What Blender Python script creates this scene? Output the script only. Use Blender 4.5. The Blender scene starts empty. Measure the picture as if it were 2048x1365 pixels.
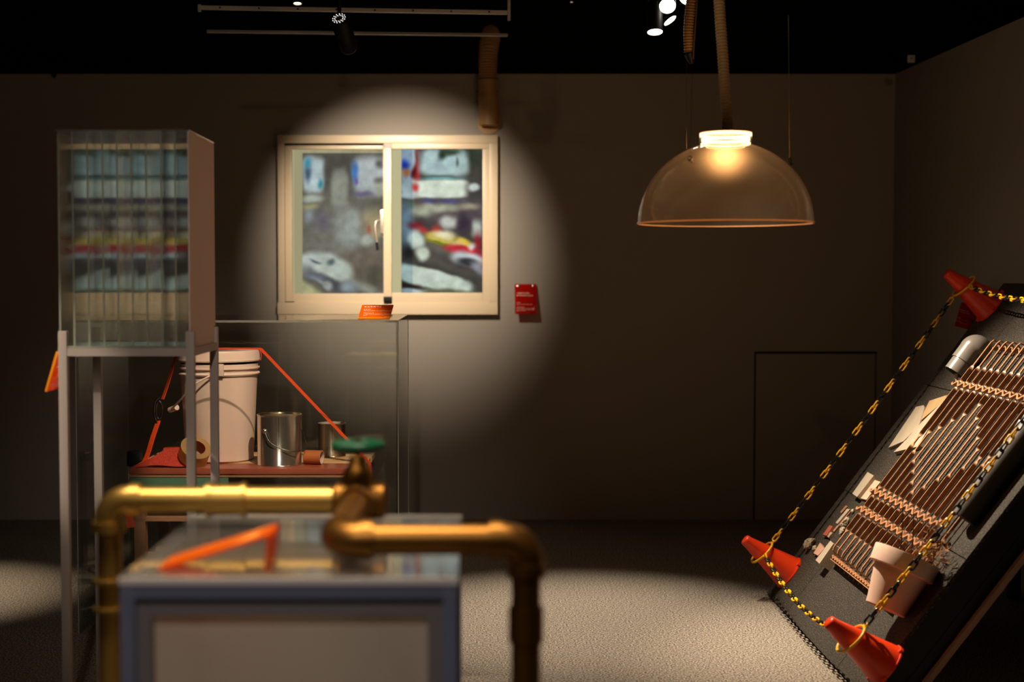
import bpy, bmesh, math, random
from mathutils import Matrix, Vector, Euler
PI = math.pi
S = bpy.context.scene
COL = S.collection

# ---------------------------------------------------------------- camera
F = 2850.0; CX = 952.0; HY = 556.0
PITCH = math.atan((682.5 - HY) / F)
_c, _s = math.cos(PITCH), math.sin(PITCH)
ZC = 1.2637
cam = bpy.data.objects.new('camera', bpy.data.cameras.new('camera'))
COL.objects.link(cam)
cam.location = (0, 0, ZC)
cam.rotation_euler = (PI / 2 - PITCH, 0, 0)
cam.data.sensor_width = 36.0
cam.data.lens = F / 2048 * 36
cam.data.shift_x = (1024 - CX) / 2048
cam.data.dof.use_dof = True
cam.data.dof.focus_distance = 5.1
cam.data.dof.aperture_fstop = 1.9
cam.data.clip_start = 0.05
S.camera = cam

# ---------------------------------------------------------------- view, world
S.view_settings.view_transform = 'Standard'
S.view_settings.look = 'None'
S.view_settings.exposure = 0.0
S.view_settings.gamma = 1.0
S.view_settings.use_curve_mapping = False
S.cycles.max_bounces = 14
S.cycles.transparent_max_bounces = 48
S.cycles.transmission_bounces = 12
S.cycles.glossy_bounces = 8
S.cycles.caustics_reflective = False
S.cycles.caustics_refractive = False
S.cycles.sample_clamp_indirect = 3.0
S.cycles.use_denoising = True
w = bpy.data.worlds.new('world'); S.world = w; w.use_nodes = True
w.node_tree.nodes['Background'].inputs[0].default_value = (0.8, 0.65, 0.55, 1)
w.node_tree.nodes['Background'].inputs[1].default_value = 0.0012

# ---------------------------------------------------------------- lamps of the gallery and added fill lamps
def spot(name, loc, target, watts, deg, color=(1, .8, .6), blend=.8, radius=.03):
    l = bpy.data.lights.new(name, 'SPOT')
    l.energy = watts; l.color = color; l.spot_size = math.radians(deg); l.spot_blend = blend
    l.shadow_soft_size = radius
    o = bpy.data.objects.new(name, l); COL.objects.link(o)
    o.location = loc
    o.rotation_euler = (Vector(target) - Vector(loc)).to_track_quat('-Z', 'Y').to_euler()
    return o
WARM = (1, .74, .50)
spot('spot_window', (-.42, 5.70, 2.22), (-.385, 7.4, 1.48), 262, 51, (1, .83, .64), 1.0, .015)
spot('spot_floor_centre', (.25, 5.9, 3.3), (.38, 5.18, 0), 800, 35, (1, .84, .66), 1.0, .03)
spot('spot_floor_left', (-2.3, 5.3, 3.4), (-2.25, 5.62, 0), 560, 25, (1, .80, .58), 1.0, .03)
spot('spot_board', (.70, 5.26, 2.20), (1.58, 4.66, .52), 540, 68, (1, .82, .60), 1.0, .012)
spot('spot_case', (.05, 3.3, 2.9), (-.84, 5.4, .56), 470, 17, (1, .76, .55), .35, .012)
_l = bpy.data.lights.new('linear_ceiling_lamp', 'AREA'); _l.shape = 'RECTANGLE'; _l.size = 1.1; _l.size_y = .14; _l.energy = 10.5
_l.color = (1, .84, .60); _l.spread = math.radians(62)
_o = bpy.data.objects.new('linear_ceiling_lamp', _l); COL.objects.link(_o); _o.location = (-.50, 2.30, 2.8)
spot('fill_wall_left', (-1.2, 2.6, 3.4), (-.9, 7.4, 2.3), 11, 60, (1, .74, .5), 1.0, .05)  # unseen fill added for the dim left wall
spot('fill_wall_right', (2.0, .8, 3.2), (1.1, 7.4, 2.15), 30, 40, (1, .62, .35), 1.0, .05)  # unseen fill added to lift and warm the right wall
spot('fill_tower', (-.2, -.6, 2.7), (-.75, 3.9, 1.0), 170, 24, (1, .84, .72), 1.0, .06)  # added fill from behind the camera for the slat tower
spot('fill_near_box', (-.7, .1, 3.1), (-.28, 2.2, .52), 125, 22, (1, .90, .84), .9, .06)  # added fill that brightens the front of the near box
spot('fill_hose', (-.3, 3.1, 2.9), (.78, 4.3, 2.1), 16, 22, (1, .78, .52), 1.0, .03)  # unseen lamp added only to lighten the dome hose
spot('fill_stand_sign', (-2.9, 2.9, 2.9), (-1.19, 3.95, .95), 420, 11, (1, .85, .66), .6, .03)  # narrow fill added to brighten the orange sign on the stand

# ---------------------------------------------------------------- pixel helpers: a ray of the photograph meets a known plane
def ray(u, v):
    dx = (u - CX) / F; dv = (682.5 - v) / F
    dy = _c + dv * _s; dz = -_s + dv * _c
    return dx / dy, dz / dy
def at(u, v, Y):
    a, b = ray(u, v)
    return Vector((a * Y, Y, ZC + b * Y))
def fl(u, v, z=0.0):
    a, b = ray(u, v); Y = (z - ZC) / b
    return Vector((a * Y, Y, z))
X0 = 1.1532; BY0, BY1 = 4.235, 5.64; BLEN = 1.555
BM = Matrix(((.6, 0, -.8, X0), (0, 1, 0, 0), (.8, 0, .6, 0), (0, 0, 0, 1)))   # slope, depth, normal
def bd(u, v, h=0.0):
    a, b = ray(u, v); Y = (h - .8 * X0 - .6 * ZC) / (-.8 * a + .6 * b)
    return .6 * (a * Y - X0) + .8 * (ZC + b * Y), Y

# ---------------------------------------------------------------- object helpers
def tag(o, label=None, cat=None, group=None, kind=None):
    if label: o['label'] = label
    if cat: o['category'] = cat
    if group: o['group'] = group
    if kind: o['kind'] = kind
    return o
def thing(name, label, cat, M=None, group=None):
    o = bpy.data.objects.new(name, None); COL.objects.link(o)
    o.empty_display_size = .05
    if M is not None:
        o.matrix_world = M if isinstance(M, Matrix) else Matrix.Translation(M)
    return tag(o, label, cat, group)
def copy_tree(o, parent=None):
    c = o.copy(); COL.objects.link(c); c.parent = parent
    for ch in [x for x in bpy.data.objects if x.parent == o]:
        copy_tree(ch, c)
    return c

class MB:
    def __init__(s): s.bm = bmesh.new()
    def verts_faces(s, vs, fs, smooth=False):
        b = [s.bm.verts.new(v) for v in vs]
        for f in fs:
            try:
                fa = s.bm.faces.new([b[i] for i in f]); fa.smooth = smooth
            except ValueError: pass
        return s
    def box(s, c, d, M=None, bevel=0.0):
        t = bmesh.new()
        bmesh.ops.create_cube(t, size=1)
        for v in t.verts: v.co = Vector((v.co.x * d[0], v.co.y * d[1], v.co.z * d[2]))
        if bevel > 0:
            bmesh.ops.bevel(t, geom=list(t.edges), offset=bevel, segments=2, affect='EDGES', profile=.7)
        T = Matrix.Translation(c) @ (M if M is not None else Matrix())
        t.transform(T)
        s.join(t); return s
    def lo_hi(s, lo, hi, bevel=0.0):
        return s.box([(a + b) / 2 for a, b in zip(lo, hi)], [abs(b - a) for a, b in zip(lo, hi)], None, bevel)
    def join(s, t):
        m = bpy.data.meshes.new('t'); t.to_mesh(m); t.free(); s.bm.from_mesh(m); bpy.data.meshes.remove(m)
    def lathe(s, prof, M=None, n=48, smooth=True, closed=False):
        vs = []; fs = []
        for r, z in prof:
            for k in range(n):
                a = 2 * PI * k / n
                p = Vector((r * math.cos(a), r * math.sin(a), z))
                vs.append(M @ p if M is not None else p)
        m = len(prof)
        for i in range(m - 1 + (1 if closed else 0)):
            j = (i + 1) % m
            for k in range(n):
                l = (k + 1) % n
                fs.append((i * n + k, i * n + l, j * n + l, j * n + k))
        if not closed:
            if prof[0][0] > 1e-6: fs.append(tuple(range(n))[::-1])
            if prof[-1][0] > 1e-6: fs.append(tuple((m - 1) * n + k for k in range(n)))
        s.verts_faces(vs, fs, smooth)
        return s
    def open_lathe(s, prof, M=None, n=48, smooth=True):
        vs = []; fs = []
        for r, z in prof:
            for k in range(n):
                a = 2 * PI * k / n
                p = Vector((r * math.cos(a), r * math.sin(a), z))
                vs.append(M @ p if M is not None else p)
        for i in range(len(prof) - 1):
            for k in range(n):
                l = (k + 1) % n
                fs.append((i * n + k, i * n + l, (i + 1) * n + l, (i + 1) * n + k))
        s.verts_faces(vs, fs, smooth); return s
    def tube(s, pts, r, n=12, closed=False, caps=True, smooth=True):
        pts = [Vector(p) for p in pts]; N = len(pts)
        rs = r if isinstance(r, (list, tuple)) else [r] * N
        tang = []
        for i in range(N):
            if closed: t = pts[(i + 1) % N] - pts[i - 1]
            else: t = pts[min(i + 1, N - 1)] - pts[max(i - 1, 0)]
            tang.append(t.normalized())
        up = Vector((0, 0, 1)) if abs(tang[0].z) < .9 else Vector((0, 1, 0))
        nrm = (up - tang[0] * up.dot(tang[0])).normalized()
        vs = []
        for i in range(N):
            if i: nrm = (nrm - tang[i] * nrm.dot(tang[i])).normalized()
            b = tang[i].cross(nrm)
            for k in range(n):
                a = 2 * PI * k / n
                vs.append(pts[i] + (nrm * math.cos(a) + b * math.sin(a)) * rs[i])
        fs = []
        for i in range(N if closed else N - 1):
            j = (i + 1) % N
            for k in range(n):
                l = (k + 1) % n
                fs.append((i * n + k, i * n + l, j * n + l, j * n + k))
        if caps and not closed:
            fs.append(tuple(range(n))[::-1]); fs.append(tuple((N - 1) * n + k for k in range(n)))
        s.verts_faces(vs, fs, smooth); return s
    def prism(s, poly, z0, z1, M=None):
        n = len(poly)
        vs = [Vector((p[0], p[1], z)) for z in (z0, z1) for p in poly]
        if M is not None: vs = [M @ v for v in vs]
        fs = [tuple(range(n))[::-1], tuple(range(n, 2 * n))]
        fs += [(i, (i + 1) % n, n + (i + 1) % n, n + i) for i in range(n)]
        s.verts_faces(vs, fs); return s
    def strip(s, pts, wdir, width, thick):
        """flat webbing along pts, wide along wdir"""
        pts = [Vector(p) for p in pts]; W = Vector(wdir).normalized() if not isinstance(wdir, list) else None
        vs = []
        for i, p in enumerate(pts):
            t = (pts[min(i + 1, len(pts) - 1)] - pts[max(i - 1, 0)]).normalized()
            Wi = (W if W is not None else Vector(wdir[i]).normalized())
            n_ = t.cross(Wi).normalized()
            for a, b in ((-.5, -.5), (.5, -.5), (.5, .5), (-.5, .5)):
                vs.append(p + Wi * a * width + n_ * b * thick)
        N = len(pts); fs = [(3, 2, 1, 0), tuple((N - 1) * 4 + k for k in range(4))]
        for i in range(N - 1):
            for k in range(4):
                l = (k + 1) % 4
                fs.append((i * 4 + k, i * 4 + l, i * 4 + 4 + l, i * 4 + 4 + k))
        s.verts_faces(vs, fs); return s
    def build(s, name, m, parent=None, sharp=38):
        bmesh.ops.recalc_face_normals(s.bm, faces=s.bm.faces)
        me = bpy.data.meshes.new(name); s.bm.to_mesh(me); s.bm.free()
        me.materials.append(m)
        if sharp is not None: me.set_sharp_from_angle(angle=math.radians(sharp))
        o = bpy.data.objects.new(name, me); COL.objects.link(o)
        if parent is not None: o.parent = parent
        return o
def smoothpath(pts, n=8, closed=False):
    P = [Vector(p) for p in pts]; out = []
    for i in range(len(P) - 1):
        p0 = P[max(i - 1, 0)]; p1 = P[i]; p2 = P[i + 1]; p3 = P[min(i + 2, len(P) - 1)]
        for k in range(n):
            t = k / n
            out.append(.5 * ((2 * p1) + (p2 - p0) * t + (2 * p0 - 5 * p1 + 4 * p2 - p3) * t * t + (3 * p1 - p0 - 3 * p2 + p3) * t ** 3))
    out.append(P[-1]); return out
def axisM(origin, z):
    z = Vector(z).normalized()
    q = Vector((0, 0, 1)).rotation_difference(z)
    return Matrix.Translation(origin) @ q.to_matrix().to_4x4()

# ---------------------------------------------------------------- materials
def lin(c):
    c = c / 255
    return c / 12.92 if c <= .04045 else ((c + .055) / 1.055) ** 2.4
def rgb(r, g, b): return (lin(r), lin(g), lin(b), 1)
def mat(name, col, rough=.5, metal=0.0, noise=None, bump=None, spec=.5, transm=0.0, sss=0.0, coat=0.0, emit=None):
    m = bpy.data.materials.new(name); m.use_nodes = True
    nt = m.node_tree; b = nt.nodes['Principled BSDF']
    c = rgb(*col)
    b.inputs['Base Color'].default_value = c
    b.inputs['Roughness'].default_value = rough; b.inputs['Metallic'].default_value = metal
    b.inputs['Specular IOR Level'].default_value = spec
    b.inputs['Coat Weight'].default_value = coat
    if transm: b.inputs['Transmission Weight'].default_value = transm
    if sss:
        b.inputs['Subsurface Weight'].default_value = sss; b.inputs['Subsurface Scale'].default_value = .01
    tc = nt.nodes.new('ShaderNodeTexCoord')
    if noise:   # (scale, amount, second colour)
        n = nt.nodes.new('ShaderNodeTexNoise'); n.inputs['Scale'].default_value = noise[0]
        n.inputs['Detail'].default_value = 5
        nt.links.new(tc.outputs['Object'], n.inputs['Vector'])
        r = nt.nodes.new('ShaderNodeMapRange'); r.inputs[1].default_value = .35; r.inputs[2].default_value = .65
        nt.links.new(n.outputs['Fac'], r.inputs[0])
        mx = nt.nodes.new('ShaderNodeMix'); mx.data_type = 'RGBA'
        mx.inputs[6].default_value = c; mx.inputs[7].default_value = rgb(*noise[2])
        mm = nt.nodes.new('ShaderNodeMath'); mm.operation = 'MULTIPLY'; mm.inputs[1].default_value = noise[1]
        nt.links.new(r.outputs[0], mm.inputs[0]); nt.links.new(mm.outputs[0], mx.inputs[0])
        nt.links.new(mx.outputs[2], b.inputs['Base Color'])
    if bump:    # (scale, strength, distance)
        n = nt.nodes.new('ShaderNodeTexNoise'); n.inputs['Scale'].default_value = bump[0]; n.inputs['Detail'].default_value = 4
        nt.links.new(tc.outputs['Object'], n.inputs['Vector'])
        bu = nt.nodes.new('ShaderNodeBump'); bu.inputs['Strength'].default_value = bump[1]; bu.inputs['Distance'].default_value = bump[2]
        nt.links.new(n.outputs['Fac'], bu.inputs['Height']); nt.links.new(bu.outputs[0], b.inputs['Normal'])
    if emit:
        b.inputs['Emission Color'].default_value = (*emit[0], 1); b.inputs['Emission Strength'].default_value = emit[1]
    return m
def glass(name, tint=(.97, .98, .97), haze=0.0, hazecol=(.8, .8, .8), rough=0.0, ior=1.49, boost=1.0, streak=None, scatter=None):
    """clear sheet: light passes straight, every face mirrors by its Fresnel share; haze = scratched or frosted share"""
    m = bpy.data.materials.new(name); m.use_nodes = True
    nt = m.node_tree; nt.nodes.clear()
    out = nt.nodes.new('ShaderNodeOutputMaterial')
    geo = nt.nodes.new('ShaderNodeNewGeometry')
    mr = nt.nodes.new('ShaderNodeMapRange'); mr.inputs[3].default_value = ior; mr.inputs[4].default_value = 1 / ior
    nt.links.new(geo.outputs['Backfacing'], mr.inputs[0])
    fr = nt.nodes.new('ShaderNodeFresnel'); nt.links.new(mr.outputs[0], fr.inputs['IOR'])
    mu = nt.nodes.new('ShaderNodeMath'); mu.operation = 'MULTIPLY'; mu.inputs[1].default_value = boost; mu.use_clamp = True
    nt.links.new(fr.outputs[0], mu.inputs[0])
    tr = nt.nodes.new('ShaderNodeBsdfTransparent'); tr.inputs[0].default_value = (*tint, 1)
    gl = nt.nodes.new('ShaderNodeBsdfGlossy'); gl.inputs['Roughness'].default_value = rough
    mx = nt.nodes.new('ShaderNodeMixShader')
    nt.links.new(mu.outputs[0], mx.inputs[0])
    base = tr
    if streak:      # slightly uneven polish: upright ripples in the sheet
        tc = nt.nodes.new('ShaderNodeTexCoord'); mp = nt.nodes.new('ShaderNodeMapping'); mp.inputs['Scale'].default_value = streak[0]
        n = nt.nodes.new('ShaderNodeTexNoise'); n.inputs['Scale'].default_value = 1.0; n.inputs['Detail'].default_value = 3
        bu = nt.nodes.new('ShaderNodeBump'); bu.inputs['Strength'].default_value = 1.0; bu.inputs['Distance'].default_value = streak[1]
        nt.links.new(tc.outputs['Object'], mp.inputs[0]); nt.links.new(mp.outputs[0], n.inputs['Vector'])
        nt.links.new(n.outputs['Fac'], bu.inputs['Height']); nt.links.new(bu.outputs[0], gl.inputs['Normal'])
    if scatter:     # weight, colour, roughness: scratches blur what shines behind
        rf = nt.nodes.new('ShaderNodeBsdfRefraction'); rf.inputs[0].default_value = (*scatter[1], 1)
        rf.inputs['Roughness'].default_value = scatter[2]; rf.inputs['IOR'].default_value = 1.38
        ms = nt.nodes.new('ShaderNodeMixShader'); ms.inputs[0].default_value = scatter[0]
        nt.links.new(base.outputs[0], ms.inputs[1]); nt.links.new(rf.outputs[0], ms.inputs[2]); base = ms; tr = ms
    if haze > 0:
        df = nt.nodes.new('ShaderNodeBsdfDiffuse'); df.inputs[0].default_value = (*hazecol, 1)
        tl = nt.nodes.new('ShaderNodeBsdfTranslucent'); tl.inputs[0].default_value = (*hazecol, 1)
        m1 = nt.nodes.new('ShaderNodeMixShader'); m1.inputs[0].default_value = .5
        nt.links.new(df.outputs[0], m1.inputs[1]); nt.links.new(tl.outputs[0], m1.inputs[2])
        m2 = nt.nodes.new('ShaderNodeMixShader'); m2.inputs[0].default_value = haze
        nt.links.new(tr.outputs[0], m2.inputs[1]); nt.links.new(m1.outputs[0], m2.inputs[2])
        base = m2
    nt.links.new(base.outputs[0], mx.inputs[1]); nt.links.new(gl.outputs[0], mx.inputs[2])
    nt.links.new(mx.outputs[0], out.inputs[0])
    return m
def emis(name, col, strength):
    m = bpy.data.materials.new(name); m.use_nodes = True
    nt = m.node_tree; nt.nodes.clear()
    out = nt.nodes.new('ShaderNodeOutputMaterial'); e = nt.nodes.new('ShaderNodeEmission')
    e.inputs[0].default_value = (*col, 1); e.inputs[1].default_value = strength
    nt.links.new(e.outputs[0], out.inputs[0]); return m
def speckled(name, base, fleck, scale, lo, hi, rough=.8, bump=.6, dist=.002):
    m = mat(name, base, rough)
    nt = m.node_tree; b = nt.nodes['Principled BSDF']
    tc = nt.nodes.new('ShaderNodeTexCoord')
    n = nt.nodes.new('ShaderNodeTexNoise'); n.inputs['Scale'].default_value = scale; n.inputs['Detail'].default_value = 6; n.inputs['Roughness'].default_value = .7
    nt.links.new(tc.outputs['Object'], n.inputs['Vector'])
    r = nt.nodes.new('ShaderNodeMapRange'); r.inputs[1].default_value = lo; r.inputs[2].default_value = hi
    nt.links.new(n.outputs['Fac'], r.inputs[0])
    mx = nt.nodes.new('ShaderNodeMix'); mx.data_type = 'RGBA'
    mx.inputs[6].default_value = rgb(*base); mx.inputs[7].default_value = rgb(*fleck)
    nt.links.new(r.outputs[0], mx.inputs[0]); nt.links.new(mx.outputs[2], b.inputs['Base Color'])
    bu = nt.nodes.new('ShaderNodeBump'); bu.inputs['Strength'].default_value = bump; bu.inputs['Distance'].default_value = dist
    nt.links.new(n.outputs['Fac'], bu.inputs['Height']); nt.links.new(bu.outputs[0], b.inputs['Normal'])
    return m

M_WALL = mat('wall_paint', (152, 144, 134), .75, noise=(1.3, .25, (145, 137, 127)), bump=(120, .12, .002))
M_DARK = mat('black_paint', (14, 13, 13), .9)
M_CARPET = speckled('carpet', (62, 56, 50), (204, 190, 172), 150, .42, .60, .95, 1.0, .008)
M_WFRAME = mat('window_frame_paint', (216, 196, 166), .34, spec=.35)
M_SEAM = mat('seam_shadow_gap', (18, 15, 12), .9)
M_BLACK = mat('black_plastic', (9, 9, 9), .5, spec=.3)
M_HANDLE = mat('handle_metal', (190, 175, 165), .3, .6)
M_PANE = glass('window_pane', (.94, .96, .95))
M_ACRYL = glass('clear_acrylic', (.955, .965, .955))
M_SLAT = glass('acrylic_slat', (.93, .945, .93), .022, (.75, .66, .58), .02, boost=.60, streak=((6, 90, 2.2), .00012))
M_SLATE = mat('acrylic_cut_edge', (150, 140, 125), .4)
M_FROST = mat('frosted_acrylic', (226, 200, 186), .7, spec=.2)
M_EDGE = glass('acrylic_bright_edge', (.8, .85, .78), .5, (.85, .85, .72))
M_DOME = glass('scratched_acrylic_dome', (.93, .92, .90), .036, (.85, .72, .58), .05, boost=1.1, scatter=(.034, (1, .84, .62), .80))
M_STAND = mat('grey_painted_steel', (176, 162, 152), .5)
M_FGFRAME = mat('foreground_frame_paint', (98, 102, 122), .5)
M_RAIL = mat('white_rail_paint', (200, 195, 190), .4)
M_RED = mat('red_plastic', (236, 62, 16), .36, noise=(30, .3, (224, 52, 12)))
M_YEL = mat('yellow_plastic', (236, 178, 14), .32)
M_CHBLK = mat('black_chain_plastic', (16, 14, 14), .3)
M_COPPER = mat('copper_painted_iron', (174, 126, 90), .38, 0, noise=(40, .5, (138, 88, 60)))
M_PVC = mat('grey_pvc', (124, 118, 112), .28, spec=.6)
M_RUBBER = speckled('rubber_tile', (27, 23, 19), (150, 130, 104), 230, .545, .64, .78, 1.0, .005)
M_POT = mat('pale_clay_plastic', (222, 188, 170), .55, noise=(25, .25, (205, 168, 150)))
M_SOIL = mat('dry_soil', (92, 66, 44), .9, bump=(80, .8, .01))
M_TWIG = mat('dry_twig', (98, 58, 38), .8)
M_LEAF = mat('dry_leaf', (150, 100, 52), .8, noise=(50, .6, (96, 56, 26)))
M_PLYW = mat('pale_plywood', (176, 146, 104), .6, noise=(12, .5, (156, 124, 84)))
M_WOODW = mat('white_painted_wood', (170, 156, 138), .6, noise=(14, .4, (148, 134, 114)))
M_STONE = speckled('pale_rubble', (120, 104, 86), (205, 190, 165), 60, .35, .65, .9, .8, .01)
M_BRICK = mat('red_brick_bit', (150, 70, 46), .8, noise=(60, .4, (180, 100, 76)))
M_BEAM = mat('pale_timber_beam', (165, 128, 108), .6)
M_TIN = mat('tinplate', (214, 204, 190), .19, .93, bump=(3, .05, .01))
M_LID = mat('tin_lid', (190, 176, 140), .25, 1.0)
M_DULLTIN = mat('dull_tin', (150, 135, 112), .3, .9)
M_BUCKET = mat('frosted_plastic_bucket', (232, 206, 192), .4, sss=.3)
M_CARD = mat('brown_cardboard', (176, 98, 50), .6, noise=(30, .3, (150, 80, 40)))
M_CARDIN = mat('cardboard_inside', (190, 165, 150), .7)
M_TAPE = glass('packing_tape', (.92, .74, .42), .70, (.80, .56, .26), .1)
M_ORANGE = mat('orange_webbing', (240, 82, 26), .6, noise=(90, .4, (214, 58, 16)))
M_LAMIN = mat('red_brown_laminate', (158, 84, 62), .35, noise=(12, .4, (132, 62, 44)))
M_PLANK = mat('pine_plank_top', (216, 176, 128), .6, noise=(11, .6, (178, 132, 88)))
M_GREEN = mat('green_painted_board', (78, 118, 92), .6)
M_BLUE = mat('blue_painted_board', (60, 88, 112), .6)
M_BOARD = mat('grey_board_edges', (150, 135, 120), .7)
M_TIMB = mat('raw_timber', (150, 108, 76), .7)
M_LABEL = glass('orange_acrylic_sheet', (.98, .34, .06), .86, (1.0, .21, .010), .05, boost=.5)
M_LABELR = glass('red_acrylic_sheet', (.85, .10, .05), .60, (.75, .02, .008), .05)
M_LEDGE = mat('orange_acrylic_edge', (255, 150, 14), .35)  # the edge glow is put into this bright colour
M_INK = mat('white_lettering', (245, 215, 190), .6)
M_STEEL = mat('steel', (150, 148, 142), .25, 1.0)
M_BRASS = mat('brass', (204, 164, 88), .38, .95, noise=(14, .3, (196, 150, 70)))
M_BRASSD = mat('dimmed_brass', (138, 94, 40), .42, .92)  # weaker light on the right run is put into this darker brass
M_VALVE = mat('green_valve_wheel', (10, 84, 54), .5)
M_HOSE = mat('cream_hose_plastic', (212, 172, 118), .4)
M_HOSED = mat('dimmed_hose_plastic', (178, 136, 84), .5)  # dim light on the wall duct is put into this darker colour
M_WIRE = mat('thin_wire', (150, 120, 90), .4, .5)
M_FLUTED = glass('fluted_polycarbonate', (.75, .75, .75), .80, (.86, .74, .60), .3)

# ================================================================= SETTING
def struct(name, mb, m, parent=None):
    o = mb.build(name, m, parent)
    if parent is None: tag(o, kind='structure')
    return o
struct('floor', MB().lo_hi((-6, -1.6, -.05), (4.2, 9.2, 0)), M_CARPET)
WT = 2.3144
struct('wall_back', MB().lo_hi((-6, 7.4, 0), (2.162, 7.52, WT)), M_WALL)
# the right wall splays slightly outward towards the viewer
rw = [(2.162, 7.52), (2.162, 7.4), (2.162 + .028 * 8.9, -1.5), (2.40 + .14, -1.5), (2.30, 7.52)]
struct('wall_right', MB().prism(rw, 0, WT), M_WALL)
struct('ceiling', MB().lo_hi((-6, -1.6, 4.2), (4.2, 9.2, 4.3)), M_DARK)
struct('wall_rear', MB().lo_hi((-6, 9.1, 0), (4.2, 9.2, 4.2)), M_DARK)
struct('wall_left', MB().lo_hi((-6.1, -1.6, 0), (-6, 9.2, 4.2)), M_DARK)

# flush service hatch in the back wall: a panel and its shadow gap
hA = at(1511, 708, 7.4); hB = at(1747, 1040, 7.4)
hatch = MB()
g = .006
hatch.lo_hi((hA.x - g, 7.396, hA.z), (hB.x + g, 7.3995, hA.z + 2 * g))
hatch.lo_hi((hA.x - g, 7.396, 0), (hA.x + .002, 7.3995, hA.z))
hatch.lo_hi((hB.x - .001, 7.396, 0), (hB.x + .003, 7.3995, hA.z))
struct('door_1', hatch, M_SEAM)

# ------------------------------------------------ window with its lit street picture
def W(zx, zy, Y):      # coordinates measured on the enlarged window
    return at(520 + zx / 3.0333, 230 + zy / 3.0333, Y)
win = bpy.data.objects.new('window_1', None); COL.objects.link(win); tag(win, kind='structure')
wy = 7.4
def wbar(name, x0, y0, x1, y1, Y0, Y1, m=M_WFRAME, bev=.003, parent=win, mbx=None):
    Yf = min(Y0, Y1)
    a = W(x0, y0, Yf); b = W(x1, y1, Yf)
    mb = mbx or MB()
    mb.lo_hi((a.x, Y0, b.z), (b.x, Y1, a.z), bev)
    if mbx is None: return mb.build(name, m, parent)
YF = 7.355
fr = MB()
for r in ((105, 122, 1442, 172), (105, 1138, 1442, 1212), (105, 172, 152, 1138), (1392, 172, 1442, 1138)):
    wbar('', *r, YF, 7.4, mbx=fr)
fr.build('window_frame', M_WFRAME, win)
tr = MB()
for r in ((148, 168, 745, 186), (152, 1132, 208, 1140)):
    wbar('', *r, YF + .012, 7.395, mbx=tr, bev=0)
tr.build('track_gap', M_SEAM, win)
sl = MB()
for r in ((150, 186, 196, 1136), (188, 180, 746, 208), (196, 1084, 752, 1138)):
    wbar('', *r, YF + .012, 7.395, mbx=sl)
sl.build('sash_frame', M_WFRAME, win)
sr = MB()
for r in ((796, 172, 1396, 206), (1350, 206.5, 1396, 1138), (800, 1080, 1349.5, 1138)):
    wbar('', *r, YF + .006, 7.395, mbx=sr)
sr.build('sash_frame', M_WFRAME, win)
wbar('sash_stile', 747, 200, 798, 1104, YF - .022, 7.39)
wbar('stile_stop', 749, 1104, 800, 1134, YF - .022, 7.39, M_BLACK)
wbar('stile_cap', 749, 172, 798, 200, YF - .005, 7.39, M_STAND)
for (x0, x1, Y) in ((205, 746, 7.382), (800, 1350, 7.376)):
    a = W(x0, 207, Y); b = W(x1, 1083, Y)
    MB().lo_hi((a.x, Y, b.z), (b.x, Y + .004, a.z)).build('pane', M_PANE, win)
# crescent latch handle
hb = MB()
a = W(728, 575, YF - .03); b = W(748, 720, YF - .03)
hb.lo_hi((a.x, YF - .03, b.z), (b.x, YF - .002, a.z), .003)
hp = smoothpath([W(722, 640, YF - .035), W(700, 655, YF - .045), W(702, 720, YF - .05), W(710, 775, YF - .05)], 6)
hb.tube(hp, [.011 - .005 * i / (len(hp) - 1) for i in range(len(hp))], 10)
ho = hb.build('latch_handle', M_HANDLE, win)
MB().tube([W(708, 775, YF - .05), W(714, 822, YF - .05)], .007, 10).build('latch_tip', M_BLACK, ho)

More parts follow.
